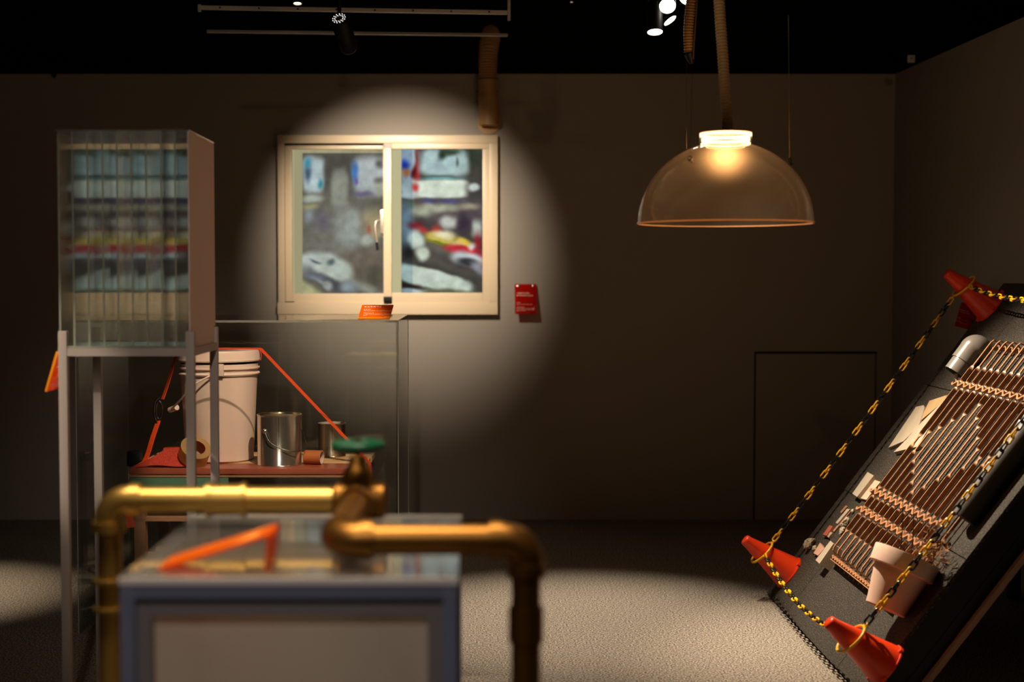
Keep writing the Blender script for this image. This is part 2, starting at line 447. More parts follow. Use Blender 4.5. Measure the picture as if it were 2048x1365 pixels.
def sst(a, b, x):
    t = max(0.0, min(1.0, (x - a) / (b - a))); return t * t * (3 - 2 * t)
def blob(x, y, cx, cy, rx, ry, rot=0, soft=.35, p=2.0):
    dx, dy = x - cx, y - cy
    if rot:
        c, s_ = math.cos(math.radians(rot)), math.sin(math.radians(rot)); dx, dy = dx * c + dy * s_, -dx * s_ + dy * c
    d = (abs(dx / rx) ** p + abs(dy / ry) ** p) ** (1 / p)
    soft = min(.95, soft * 1.7); return 1 - sst(1 - soft, 1 + soft * .8, d)
L_SH = [(480, 330, 300, 130, 0, (88, 84, 76), .4, 2), (500, 740, 280, 230, 0, (128, 124, 114), .5, 2),
 (325, 365, 66, 112, 0, (188, 202, 206), .16, 4), (288, 355, 20, 50, 0, (70, 90, 110), .6, 2), (290, 290, 18, 30, 10, (70, 150, 175), .6, 2), (368, 420, 16, 26, 0, (60, 140, 150), .7, 2),
 (318, 510, 56, 22, 0, (190, 196, 184), .4, 2.5), (305, 560, 45, 22, 0, (172, 164, 120), .6, 2),
 (300, 610, 30, 36, 0, (150, 160, 165), .6, 2), (380, 640, 60, 60, 0, (112, 104, 112), .6, 2),
 (482, 450, 52, 120, 0, (152, 152, 140), .22, 4), (478, 700, 34, 150, 0, (148, 150, 142), .5, 3),
 (665, 370, 100, 122, 0, (188, 192, 194), .2, 4), (575, 350, 20, 60, 0, (70, 120, 190), .6, 2), (583, 400, 12, 20, 0, (120, 90, 160), .6, 2), (720, 300, 26, 28, 0, (100, 98, 92), .5, 2), (722, 402, 24, 24, 0, (110, 106, 98), .5, 2),
 (620, 480, 60, 18, 0, (110, 100, 130), .7, 2), (725, 450, 34, 40, 0, (178, 178, 160), .4, 3),
 (560, 700, 52, 130, 0, (164, 170, 164), .3, 3), (690, 650, 70, 70, 0, (178, 160, 122), .5, 2.5), (660, 700, 14, 24, 0, (176, 90, 76), .8, 2), (650, 765, 42, 36, 0, (196, 200, 192), .4, 2), (700, 720, 30, 30, 0, (190, 172, 120), .6, 2),
 (650, 930, 200, 130, 0, (112, 102, 88), .5, 2), (690, 1000, 60, 70, 0, (92, 88, 74), .6, 2), (600, 870, 90, 40, 0, (124, 110, 98), .6, 2),
 (640, 1050, 130, 26, 24, (150, 150, 138), .7, 2),
 (350, 900, 130, 70, 0, (190, 198, 192), .22, 2.4), (440, 930, 125, 75, 18, (194, 202, 192), .2, 2.4),
 (335, 892, 34, 9, 24, (90, 98, 104), .6, 2), (432, 896, 26, 18, -25, (100, 110, 118), .5, 2),
 (430, 1025, 190, 32, 27, (86, 84, 88), .4, 3), (330, 985, 60, 20, 15, (120, 124, 142), .6, 2), (410, 1035, 32, 24, 20, (176, 178, 174), .4, 2), (370, 1012, 60, 10, 30, (150, 150, 150), .6, 2),
 (540, 1045, 50, 36, 0, (150, 160, 165), .5, 2), (270, 1075, 120, 55, 32, (184, 180, 136), .25, 4)]
R_SH = [(1230, 250, 150, 60, 0, (52, 60, 46), .5, 2), (1230, 620, 170, 110, 0, (92, 78, 84), .5, 2), (1050, 560, 240, 60, 0, (112, 100, 96), .5, 2),
 (905, 290, 58, 150, 0, (178, 194, 204), .16, 4), (875, 305, 24, 34, 20, (36, 60, 172), .5, 2), (885, 352, 30, 28, 0, (196, 112, 66), .5, 2), (955, 270, 14, 90, 0, (120, 60, 60), .5, 3),
 (950, 380, 22, 84, 0, (176, 52, 52), .4, 3), (935, 350, 16, 40, 10, (90, 26, 30), .5, 2),
 (1115, 285, 145, 82, 0, (182, 204, 206), .14, 5), (1110, 240, 26, 40, 30, (40, 52, 40), .5, 2), (1160, 225, 60, 20, 0, (60, 70, 56), .5, 2), (1222, 310, 45, 60, 0, (180, 200, 200), .4, 2), (1195, 285, 8, 30, 0, (90, 110, 108), .8, 2),
 (1100, 384, 118, 9, 0, (118, 190, 194), .7, 2.5), (1095, 448, 165, 56, 0, (224, 230, 214), .12, 6), (905, 445, 55, 56, 0, (196, 204, 200), .2, 3), (940, 440, 20, 24, 0, (216, 60, 56), .6, 2),
 (1297, 440, 34, 27, 0, (214, 220, 216), .3, 2), (890, 488, 60, 18, 0, (220, 224, 214), .4, 3),
 (1028, 525, 44, 20, 0, (78, 76, 120), .5, 2), (1146, 525, 56, 16, 0, (88, 84, 130), .5, 2), (1240, 520, 30, 14, 0, (96, 88, 100), .6, 2), (1080, 562, 130, 24, 0, (184, 182, 160), .5, 2.5), (1270, 556, 60, 20, 0, (160, 152, 130), .5, 2),
 (910, 560, 22, 40, 0, (70, 100, 50), .6, 2), (890, 660, 45, 130, 0, (128, 144, 156), .4, 3), (980, 590, 60, 26, 0, (180, 184, 160), .6, 2),
 (1140, 655, 50, 40, 0, (206, 206, 196), .4, 2.5), (1318, 690, 32, 52, 0, (188, 192, 184), .4, 3), (1236, 660, 36, 60, 0, (60, 50, 64), .5, 2),
 (940, 670, 44, 26, 0, (120, 40, 50), .6, 2), (990, 700, 40, 20, 20, (196, 66, 62), .6, 2), (1070, 700, 30, 26, 0, (180, 70, 60), .6, 2), (1320, 780, 24, 60, 0, (150, 40, 50), .5, 2),
 (1110, 850, 180, 60, 22, (120, 112, 98), .5, 2), (1180, 900, 200, 40, 24, (84, 76, 74), .6, 2), (900, 830, 36, 40, 0, (40, 38, 34), .5, 2),
 (1090, 748, 98, 36, 8, (216, 192, 92), .22, 2.4), (1110, 786, 110, 9, 16, (120, 128, 30), .5, 2), (1120, 728, 62, 26, 6, (240, 228, 188), .4, 2), (1235, 775, 52, 28, 20, (232, 196, 70), .3, 2), (1195, 790, 44, 24, 0, (232, 200, 130), .5, 2),
 (945, 758, 48, 58, -20, (212, 222, 210), .25, 2.5), (985, 842, 42, 42, 0, (208, 216, 200), .3, 2),
 (1235, 822, 115, 26, 8, (208, 48, 60), .3, 2.5), (1285, 800, 26, 20, 0, (236, 220, 210), .5, 2), (1330, 870, 26, 50, -20, (170, 50, 60), .5, 2),
 (1262, 872, 98, 42, 12, (206, 212, 214), .25, 2.4), (1262, 892, 66, 26, 8, (58, 56, 60), .35, 2), (1320, 930, 50, 24, 40, (150, 150, 160), .5, 2),
 (1050, 1000, 240, 60, 15, (206, 216, 202), .12, 3.5), (1170, 1040, 110, 44, 12, (206, 216, 202), .2, 3), (1150, 1075, 300, 18, 4, (110, 110, 90), .5, 2), (905, 1040, 70, 22, 14, (56, 38, 32), .4, 3), (920, 1072, 80, 18, 6, (190, 204, 204), .4, 3)]
from mathutils import noise as mnoise
def pic(x, y, left):
    x0, y0 = x, y
    q = Vector((x / 62, y / 62, 1.7))
    x += 9 * mnoise.noise(q) + 1.5 * mnoise.noise(q * 3.1); y += 9 * mnoise.noise(q + Vector((9, 3, 5))) + 1.5 * mnoise.noise(q * 3.1 + Vector((2, 8, 1)))
    c = pic_base(x, y, left, x0, y0)
    k = 1 + .12 * mnoise.noise(q * 1.3 + Vector((4, 4, 0))) + .04 * mnoise.noise(q * 4 + Vector((4, 4, 0)))
    return [v * k for v in c] if x0 >= (258 if left else 859) else c
def pic_base(x, y, left, xs_, ys_):
    if left:
        if xs_ < 258: return (170, 160, 126)
        c = [106, 99, 88]
        sh = L_SH
        if ys_ < 232: return (172, 162, 130)
    else:
        if xs_ < 859: return (206, 194, 152)
        c = [72, 68, 62]
        sh = R_SH
    for cx, cy, rx, ry, rot, col, soft, p in sh:
        if abs(x - cx) > rx * 1.7 + ry and abs(y - cy) > rx + ry: continue
        a = blob(x, y, cx, cy, rx, ry, rot, soft, p)
        if a > 0: c = [c[i] * (1 - a) + col[i] * a for i in range(3)]
    if not left and xs_ < 925: c = [c[0] * .80, c[1] * .86, c[2] * .92]
    if left: c = [v * .97 for v in c]
    return c
def picture(x0, x1, y0, y1, left, nx, ny, Y):
    vs = []; cols = []
    for j in range(ny + 1):
        for i in range(nx + 1):
            x = x0 + (x1 - x0) * i / nx; y = y0 + (y1 - y0) * j / ny
            vs.append(W(x, y, Y)); c = pic(x, y, left); cols.append((lin(c[0]), lin(c[1]), lin(c[2]), 1))
    fs = [(j * (nx + 1) + i, j * (nx + 1) + i + 1, (j + 1) * (nx + 1) + i + 1, (j + 1) * (nx + 1) + i) for j in range(ny) for i in range(nx)]
    me = bpy.data.meshes.new('lit_picture'); me.from_pydata(vs, [], fs)
    ca = me.color_attributes.new('Col', 'FLOAT_COLOR', 'POINT')
    for k, c in enumerate(cols): ca.data[k].color = c
    me.materials.append(M_PIC)
    o = bpy.data.objects.new('lit_picture', me); COL.objects.link(o); o.parent = win
    return o
M_PIC = bpy.data.materials.new('backlit_street_picture'); M_PIC.use_nodes = True
nt = M_PIC.node_tree; nt.nodes.clear()
_o = nt.nodes.new('ShaderNodeOutputMaterial'); _e = nt.nodes.new('ShaderNodeEmission'); _a = nt.nodes.new('ShaderNodeAttribute'); _a.attribute_name = 'Col'
_e.inputs[1].default_value = 1.0
nt.links.new(_a.outputs['Color'], _e.inputs[0]); nt.links.new(_e.outputs[0], _o.inputs[0])
picture(196, 750, 205, 1086, True, 140, 220, 7.392)
picture(796, 1352, 205, 1086, False, 140, 220, 7.392)

# ================================================================= WRITING (too small to read in the photograph: strokes in character cells)
def glyph_line(mb, x, y, size, n, rng, bold=1.0, z=0.0, M=None, gap=1.12):
    for k in range(n):
        cx = x + k * size * gap
        for q in range(rng.randint(3, 5)):
            if rng.random() < .6:
                w_, h_ = size * rng.uniform(.5, .92), size * .13 * bold
            else:
                w_, h_ = size * .13 * bold, size * rng.uniform(.5, .92)
            px = cx + rng.uniform(0, size * .9 - w_) if w_ < size * .9 else cx
            py = y + rng.uniform(0, size * .9 - h_) if h_ < size * .9 else y
            mb.box((px + w_ / 2, py + h_ / 2, z), (w_, h_, .0006), None)
def lettering(parent, width, height, rows, seed, z):
    """rows = (left fraction, top fraction, cell size fraction of width, count, weight)"""
    rng = random.Random(seed); mb = MB()
    for lx, ty, sz, n, bold in rows:
        glyph_line(mb, (lx - .5) * width, (.5 - ty) * height - sz * width, sz * width, n, rng, bold, z)
    return mb.build('lettering', M_INK, parent)
ROWS_T = [(.08, .28, .068, 8, 1.6), (.08, .36, .068, 10, 1.6), (.08, .61, .045, 4, 1.2), (.08, .67, .036, 18, 1), (.08, .76, .045, 7, 1.2), (.08, .81, .036, 20, 1), (.08, .85, .036, 20, 1), (.08, .89, .036, 10, 1)]

# ================================================================= WALL LABEL
Yl = 7.385
a = at(1031, 569, Yl); b = at(1069, 628, Yl - .03)
lw, lh = .112, .162
Ml = Matrix.Translation(((a.x + b.x) / 2 + .003, Yl - .026, (a.z + b.z) / 2)) @ Matrix.Rotation(math.radians(90 - 19), 4, 'X')
lab = thing('sign', 'small red acrylic caption panel pinned to the wall right of the window', 'sign', Ml)
MB().box((0, 0, 0), (lw, lh, .004), None, .0008).build('panel', M_LABELR, lab)
lettering(lab, lw, lh, ROWS_T, 3, .0025)
for sx in (-.038, .038):
    MB().lathe([(0, .008), (.005, .007), (.006, .004), (.006, -.012)], Matrix.Translation((sx, .07, 0)), 16).build('screw_cap', M_STEEL, lab)

# ================================================================= TALL ACRYLIC TOWER ON ITS STAND
TF, TB = 3.90, 4.275
txl = at(116, 700, TF).x; txr = at(388, 700, TF).x
p_ = .0235
st = thing('metal_stand', 'tall grey steel frame stand under the block of acrylic slats', 'stand', (0, 0, 0))
zr0, zr1, zp = at(117, 713, TF).z, at(117, 697, TF).z, at(117, 663, TF).z
for X in (txl, txr - p_):
    for Yq in (TF, TB - p_):
        MB().lo_hi((X, Yq, 0), (X + p_, Yq + p_, zp), .0015).build('leg', M_STAND, st)
for Yq in (TF, TB - p_):
    MB().lo_hi((txl + p_, Yq + .001, zr0), (txr - p_, Yq + p_ - .001, zr1)).build('rail', M_STAND, st)
for X in (txl, txr - p_):
    MB().lo_hi((X + .001, TF + p_, zr0), (X + p_ - .001, TB - p_, zr1)).build('rail', M_STAND, st)
tw = thing('acrylic_slat_block', 'tall block of upright clear acrylic slats on a grey metal stand', 'display object', (0, 0, 0))
zt = at(112, 262, TF).z
xs = [at(u, 400, TF).x for u in (112, 145, 175, 205, 234, 263, 292, 322, 350, 377)]
ins = .003
for i, x in enumerate(xs):
    y0, y1 = TF + ins, TB - ins
    zb = zr1 + .001
    if i in (0, len(xs) - 1): y0, y1, zb = TF + p_ + .001, TB - p_ - .001, zr1 + .001
    if i == len(xs) - 1:
        fo = MB().lo_hi((x - .002, TF + .0005, zp + .002), (x + .002, TB - .0005, zt)).lo_hi((x - .002, TF + p_ + .001, zr1 + .001), (x + .002, TB - p_ - .001, zp + .002)).build('side_panel', M_FROST, tw)
        tag(fo, 'frosted outer panel')
    else:
        rt = Matrix.Rotation(-(.014 + (.011, -.008, .004, -.003, .009, -.010, .006, -.005, .002)[i]), 4, 'Z')
        sb_ = MB().box((x + .004, (y0 + y1) / 2, (zb + zt) / 2), (.0046, y1 - y0 - .002, zt - zb), rt)
        so = sb_.build('slat', M_SLAT, tw)
        MB().lo_hi((x - .0024, y0 - .0008, zb), (x + .0024, y0, zt)).build('polished_edge', M_EDGE, so)
x0_, x1_ = txl + p_ + .002, txr - p_ - .002
MB().lo_hi((x0_, TF + .001, zr1 + .0005), (x1_, TB - .001, zr1 + .006)).build('base_sheet', M_EDGE, tw)

MB().lo_hi((txl + .001, TF + .001, zt + .0003), (xs[-1] + .002, TB - .001, zt + .0045)).build('dimming_sheet', glass('dimming_haze', (.85, .8, .78), .45, (.62, .48, .40), .1), tw)  # added sheet: its brownish haze dims the reflections at the slat tops
# orange label hanging on the left of the stand
pa = at(114, 704, TF + .01); pb = at(91, 784, TF + .01)
d_ = (pb - pa); L_ = d_.length
zdir = Vector((0, 1, 0)).cross(d_.normalized()).normalized()
Mo = Matrix((( *(Vector((0, -1, 0))), 0), (*(-d_.normalized()), 0), (*zdir, 0), (0, 0, 0, 1))).transposed()
Mo = Matrix.Translation((pa + pb) / 2 + Vector((0, .055, 0))) @ Mo
lo_ = thing('sign', 'bright orange acrylic caption panel hanging off the left side of the tall stand', 'sign', Mo)
MB().box((0, 0, 0), (.10, L_, .006), None, .001).build('panel', M_LABEL, lo_)
tag(MB().box((.0512, 0, 0), (.0024, L_, .0066), None, .0005).build('painted_glow_edge', M_LEDGE, lo_), 'bright yellow orange edge')  # does not emit; bright paint stands in for edge glow
lettering(lo_, .10, L_, ROWS_T, 5, -.0036)
MB().tube([(0, L_ / 2 - .006, .0), (0, L_ / 2 + .02, .001), (0, L_ / 2 + .03, -.006)], .0018, 8).build('hook', M_STEEL, lo_)

# ================================================================= GLASS DISPLAY CASE ON THE FLOOR
CF, CB = 4.998, 5.74
cxl, cxr = -1.4067, -.2737
czt = 1.1147
gc = thing('glass_display_case', 'large clear display case standing on the carpet below the window', 'display case', (0, 0, 0))
tg = .008
MB().lo_hi((cxl, CF, .004), (cxr, CF + tg, czt - tg)).build('front_panel', M_ACRYL, gc)
MB().lo_hi((cxl, CB - tg, .004), (cxr, CB, czt - tg)).build('back_panel', M_ACRYL, gc)
MB().lo_hi((cxl, CF + tg, .004), (cxl + tg, CB - tg, czt - tg)).build('side_panel', M_ACRYL, gc)
MB().lo_hi((cxr - tg, CF + tg, .004), (cxr, CB - tg, czt - tg)).build('side_panel', M_ACRYL, gc)
MB().lo_hi((cxl, CF, czt - tg), (cxr, CB, czt)).build('top_panel', M_ACRYL, gc)
eb = MB()
e = .0016
for X in (cxl, cxr):
    for Yq in (CF, CB): MB().lo_hi((X - e, Yq - e, .004), (X + e, Yq + e, czt)).build('corner_seam', M_EDGE, gc)
M_TSEAM = glass('acrylic_top_seam', (.85, .88, .84), .22, (.8, .78, .66))
eb = MB()
for Yq in (CF, CB): eb.lo_hi((cxl, Yq - .001, czt - tg), (cxr, Yq + .001, czt))
for X in (cxl, cxr): eb.lo_hi((X - .001, CF, czt - tg), (X + .001, CB, czt))
eb.build('top_seam', M_TSEAM, gc)

# table inside the case
TZ = .570
txa, txb, tya, tyb = -1.262, -.408, 5.155, 5.655
tb = thing('wooden_table', 'low wooden table with laminate front edge inside the glass display case', 'table', (0, 0, 0))
MB().lo_hi((txa, tya, TZ - .020), (txb, tya + .15, TZ), .001).build('laminate_strip', M_LAMIN, tb)
pl_ = MB()
pl_.lo_hi((txa, tya + .151, TZ - .020), (txb, tya + .33, TZ), .001)
pl_.lo_hi((txa, tya + .333, TZ - .020), (txb + .005, tyb, TZ), .001)
pl_.build('plank_top', M_PLANK, tb)
MB().lo_hi((txa, tya + .004, TZ - .032), (txb, tyb, TZ - .0205)).build('under_board', M_TIMB, tb)
MB().lo_hi((txa + .002, tya + .006, TZ - .10), (txa + .36, tya + .02, TZ - .033)).build('apron', M_GREEN, tb)
MB().lo_hi((txb - .012, tya + .02, TZ - .12), (txb + .002, tyb, TZ - .033)).build('end_board', M_BLUE, tb)
for X in (txa + .03, txb - .05):
    for Yq in (tya + .05, tyb - .05):
        MB().lo_hi((X - .02, Yq - .02, 0), (X + .02, Yq + .02, TZ - .033)).build('leg', M_TIMB, tb)
MB().lo_hi((txa + .01, tya + .03, .372), (txb - .01, tyb - .03, .386)).build('shelf', M_TIMB, tb)
MB().lo_hi((txa + .01, tya + .03, .080), (txb - .01, tyb - .03, .094)).build('shelf', M_TIMB, tb)
rng = random.Random(4)
zz = .0945
labs = ['grey board at the bottom of the pile below the table', 'pale board second from the bottom of the pile below the table', 'brown board in the middle of the pile below the table',
        'grey board above the middle of the pile below the table', 'long pale board near the top of the pile below the table', 'pale grey board on top of the pile below the table']
for i, (h_, dx, m_) in enumerate(((.05, .0, M_BOARD), (.028, .03, M_WOODW), (.02, -.01, M_TIMB), (.034, .02, M_BOARD), (.012, -.02, M_PLYW), (.026, .02, M_WOODW))):
    o = MB().lo_hi((txa + .05 + dx, tya + .10 + rng.uniform(0, .03), zz), (txb - .16 + dx, tyb - .11, zz + h_), .001).build('board', m_)
    zz += h_ + .0005 + (.0 if i % 2 else .0)
    tag(o, labs[i], 'board', 'boards piled below the table')

# ---- bucket
bx, by = at(438, 700, 5.42).x, 5.42
bk = thing('plastic_bucket', 'tall translucent white plastic bucket with lid on the table in the glass case', 'bucket', (bx, by, TZ))
MB().open_lathe([(.0, 0), (.120, 0), (.128, .006), (.145, .345), (.147, .345), (.147, .37)], None, 64).build('body', M_BUCKET, bk)
ri = MB()
ri.lathe([(.1455, .325), (.151, .327), (.154, .332), (.151, .337), (.1465, .339)], None, 64, closed=True)
ri.lathe([(.1455, .350), (.153, .351), (.153, .356), (.1465, .358)], None, 64, closed=True)
ri.build('rib', M_BUCKET, bk)
MB().open_lathe([(.147, .378), (.155, .379), (.157, .384), (.155, .390), (.155, .412), (.152, .420), (.145, .421), (.142, .414), (0, .414)], None, 64).build('lid', M_BUCKET, bk)
hd = MB()
A = Vector((.03, -.152, .352)); 
hd.box(A, (.03, .012, .045), None, .003)
hpts = smoothpath([A + Vector((-.01, -.004, -.01)), (-.06, -.17, .30), (-.125, -.13, .235), (-.17, -.05, .20), (-.175, .03, .20)], 8)
hd.tube(hpts, .0035, 10)
hd.build('bail_handle', M_BUCKET, bk)
gp = MB(); gp.tube([(-.15, -.06, .205), (-.182, -.03, .192)], .011, 12)
gp.build('hand_grip', M_BUCKET, bk)

# ---- paint cans
def paint_can(x, y, r, h, lab, body, with_lid, bail):
    t = thing('paint_can', lab, 'can', (x, y, TZ), 'metal cans on the table')
    MB().open_lathe([(0, .003), (r - .003, .003), (r + .0008, 0), (r + .0012, .003), (r, .005), (r, h - .004), (r + .002, h - .002), (r + .002, h + .001), (r - .001, h + .0015)], None, 64).build('body', body, t)
    MB().open_lathe([(r - .001, h + .0015), (r - .007, h + .001), (r - .009, h - .008), (r - .013, h - .008), (r - .015, h - .003), (0, h - .004)], None, 64).build('lid', M_LID if with_lid else M_WOODW, t)
    MB().box((r * math.sin(.11), -r * math.cos(.11), h / 2), (.0016, .0016, h - .008)).build('seam', M_SEAM, t)
    if bail:
        a0 = Vector((-r * .55, -r * .86, h * .70)); b0 = Vector((r * .88, r * .55, h * .70))
        for q in (a0, b0):
            MB().lathe([(0, .007), (.006, .006), (.009, .002), (.010, 0)], axisM(q, (q.x, q.y, 0)), 16).build('ear', M_TIN, t)
        pts = smoothpath([a0 * 1.05, a0 + Vector((.02, -.02, -.035)), Vector((.01, -r * 1.1, h * .39)), Vector((r * .75, -r * .95, h * .31)), Vector((r * 1.22, -r * .35, h * .34)), Vector((r * 1.12, .012, h * .55)), b0 * 1.02], 8)
        MB().tube(pts, .0013, 8).build('bail_handle', M_STEEL, t)
    return t
paint_can(at(560, 900, 5.285).x, 5.275, .0815, .187, 'shiny paint can with a wire handle, in front of the bucket', M_TIN, True, True)
paint_can(at(664, 880, 5.53).x, 5.53, .0525, .128, 'smaller dull tin can at the back of the table, behind the cardboard tube', M_DULLTIN, False, False)

# ---- cardboard tube
cr = .0262
ce = at(644, 912, 5.27)
ax = Vector((-.95, .22, 0)).normalized()
ct = thing('cardboard_tube', 'brown cardboard tube lying on its side behind the shiny paint can', 'tube', Matrix.Translation((ce.x, ce.y, TZ + cr)))
Mx = axisM((0, 0, 0), ax)
MB().open_lathe([(cr, 0), (cr, .066)], Mx, 40).build('outer_wall', M_CARD, ct)
MB().open_lathe([(cr, 0), (cr - .003, -.0003), (cr - .0035, .060), (0, .062)], Mx, 40).build('inner_wall', M_CARDIN, ct)

# ---- tape roll leaning
tr_ = .058
tc_ = at(389, 906, 5.20)
ta = Vector((.36, -.56, .75)).normalized()
tp = thing('tape_roll', 'roll of clear brown packing tape leaning by the bucket', 'tape roll', Matrix.Translation((tc_.x, tc_.y, TZ + .0555)))
Mx = axisM((0, 0, 0), ta)
MB().lathe([(.036, -.024), (.056, -.024), (.056, .024), (.036, .024)], Mx, 56, closed=True).build('tape', M_TAPE, tp)
MB().lathe([(.034, -.0245), (.0362, -.0245), (.0362, .0245), (.034, .0245)], Mx, 56, closed=True).build('core', M_CARD, tp)

# ---- orange ratchet strap over the bucket
stp = thing('ratchet_strap', 'orange webbing strap tied over the bucket and down to both table ends', 'strap', (0, 0, 0))
top = TZ + .4225
R0 = Vector((bx + .157, by, top)); L0 = Vector((bx - .157, by, top))
tr0 = Vector((txb + .009, 5.30, TZ + .003))
wd = (.14, .98, .12)
MB().strip([R0 + Vector((-.01, 0, .002)), R0 + Vector((.003, 0, 0)), tr0 + Vector((0, 0, 0)), tr0 + Vector((.004, 0, -.01)), tr0 + Vector((.004, .0, -.16))], wd, .028, .0022).build('webbing', M_ORANGE, stp)
MB().strip([L0, L0 + Vector((.02, 0, .002)), R0 + Vector((-.01, 0, .002))], wd, .026, .0018).build('webbing', M_ORANGE, stp)
MB().tube(smoothpath([R0 + Vector((.0, -.014, 0)), R0 + Vector((.006, -.014, -.02)), R0 + Vector((.003, -.014, -.042))], 4), .0015, 6).build('loose_thread', M_ORANGE, stp)
hk = at(319, 815, 5.36)
MB().strip(smoothpath([L0, at(338, 760, 5.40), hk + Vector((.012, 0, .03))], 5), (.6, -.8, 0), .022, .002).build('webbing', M_ORANGE, stp)
lowp = at(292, 918, 5.26)
MB().strip(smoothpath([hk + Vector((-.004, 0, -.05)), at(304, 880, 5.30), at(295, 910, 5.27), Vector((lowp.x - .01, 5.25, TZ + .003))], 5), (.75, -.66, 0), .026, .002).build('webbing', M_ORANGE, stp)
hm = MB()
c0 = hk + Vector((0, 0, -.01))
hm.tube([c0 + Vector((.012 * math.cos(t), -.006, .034 * math.sin(t) )) for t in [2 * PI * k / 24 for k in range(24)]], .0028, 8, closed=True)
hm.tube(smoothpath([c0 + Vector((.004, -.006, .05)), c0 + Vector((-.014, -.01, .03)), c0 + Vector((-.018, -.01, -.02)), c0 + Vector((-.006, -.006, -.055))], 6), .0034, 8)
hm.build('hook', M_STEEL, stp)
# the folded spare webbing on the table's left end, hanging over the edge
fp = MB()
z1 = TZ + .0015
def sheet(px, yb, slope, th):
    f = [at(u, v, yb + (942 - v) * slope) for u, v in px]
    n_ = len(f); vs_ = f + [p + Vector((0, th, 0)) for p in f]
    fp.verts_faces(vs_, [tuple(range(n_)), tuple(range(n_, 2 * n_))[::-1]] + [(k, (k + 1) % n_, n_ + (k + 1) % n_, n_ + k) for k in range(n_)])
sheet([(256, 943), (272, 930), (292, 921), (312, 911), (327, 901), (356, 905), (374, 918), (384, 933), (352, 934), (318, 931), (290, 931), (270, 936)], 5.162, .0012, .004)
sheet([(326, 903), (327, 897), (362, 896), (364, 908), (350, 909)], 5.185, .0008, .03)
fp.build('folded_webbing', mat('orange_mesh_webbing', (206, 52, 14), .6, noise=(260, .8, (120, 20, 6))), stp)
rh = MB(); q = at(262, 920, 5.5)
rh.box((txa - .028, 5.36, TZ + .012), (.052, .05, .06), None, .012)
rh.build('ratchet_handle', M_BLACK, stp)
rs_ = MB(); rs_.strip([Vector((txa - .005, 5.18, .43)), Vector((txa - .008, 5.18, .40)), Vector((txa - .002, 5.18, .35))], (.9, .4, 0), .03, .004)
rs_.build('strap_end', M_ORANGE, stp)

# label on top of the case
la = at(720, 637, 5.08); lb = at(783, 637, 5.08)
lwid = (lb - la).length
Ml = Matrix.Translation(((la.x + lb.x) / 2, 5.09, czt + .0275)) @ Matrix.Rotation(math.radians(35), 4, 'X')
l2 = thing('sign', 'orange acrylic caption plate lying tilted on top of the glass display case', 'sign', Ml)
SH = Matrix(((1, .12, 0, 0), (0, 1, 0, 0), (0, 0, 1, 0), (0, 0, 0, 1)))
m2 = MB(); m2.box((0, 0, 0), (lwid, .078, .005)); m2.bm.transform(SH)
m2.build('panel', M_LABEL, l2)
m2 = MB(); m2.box((0, -.0405, 0), (lwid, .004, .0056)); m2.bm.transform(SH)
tag(m2.build('painted_glow_edge', M_LEDGE, l2), 'bright orange edge')  # edge glow painted as plain bright colour
lt = lettering(l2, lwid, .078, [(.12, .08, .085, 6, 1.7), (.11, .32, .05, 4, 1.1), (.11, .44, .042, 20, 1), (.11, .60, .05, 6, 1.1), (.11, .70, .042, 20, 1), (.11, .80, .042, 3, 1), (.78, .90, .04, 4, 1)], 8, .003)
MB().box((0, .036, -.026), (lwid * .9, .004, .04), Matrix.Rotation(math.radians(-55), 4, 'X')).build('prop', M_LABEL, l2)

# ================================================================= FOREGROUND CASE WITH BRASS PIPEWORK
ZF = .80
fy0, fy1 = 2.190, 2.744
fx0, fx1 = -.5518, -.0287
fc = thing('framed_display_box', 'near grey framed box with a clear top and a ribbed translucent front', 'display case', (0, 0, 0))
pw = .022
for X in (fx0, fx1 - pw):
    for Yq in (fy0, fy1 - pw):
        MB().lo_hi((X, Yq, 0), (X + pw, Yq + pw, ZF - .012), .001).build('post', M_FGFRAME, fc)
for Yq in (fy0, fy1 - pw):
    MB().lo_hi((fx0 + pw, Yq, ZF - .012 - pw), (fx1 - pw, Yq + pw, ZF - .012)).build('rail', M_FGFRAME, fc)
    MB().lo_hi((fx0 + pw, Yq, .05), (fx1 - pw, Yq + pw, .05 + pw)).build('rail', M_FGFRAME, fc)
for X in (fx0, fx1 - pw):
    MB().lo_hi((X, fy0 + pw, ZF - .012 - pw), (X + pw, fy1 - pw, ZF - .012)).build('rail', M_FGFRAME, fc)
    MB().lo_hi((X, fy0 + pw, .05), (X + pw, fy1 - pw, .05 + pw)).build('rail', M_FGFRAME, fc)
MB().lo_hi((fx0 - .001, fy0 - .001, ZF - .0115), (fx1 + .001, fy1 + .001, ZF)).build('clear_top', glass('clear_table_top', (.8, .8, .8), .15, (.6, .54, .48), .07, boost=1.0), fc)
MB().lo_hi((fx0 - .0015, fy0 - .0035, ZF - .011), (fx1 + .0015, fy0 - .0012, ZF - .0005)).build('top_edge', mat('pale_cut_edge', (225, 215, 208), .4), fc)
MB().lo_hi((fx0 - .0015, fy1 + .0012, ZF - .011), (fx1 + .0015, fy1 + .0035, ZF + .004)).build('top_edge', mat('pale_back_edge', (225, 215, 208), .4), fc)
inn = MB()
ix0, ix1 = fx0 + pw + .0005, fx1 - pw - .0005
zt_ = ZF - .012 - pw - .0005
inn.lo_hi((ix0, fy0 + .010, zt_ - .028), (ix1, fy0 + .02, zt_))
inn.lo_hi((ix0, fy0 + .010, .073), (ix0 + .024, fy0 + .02, zt_ - .028))
inn.lo_hi((ix1 - .024, fy0 + .010, .073), (ix1, fy0 + .02, zt_ - .028))
tag(inn.build('inner_frame', mat('inner_frame_grey', (112, 104, 104), .6), fc), 'darker inner frame')
fl_ = MB(); n = 92; vs = []; fs = []
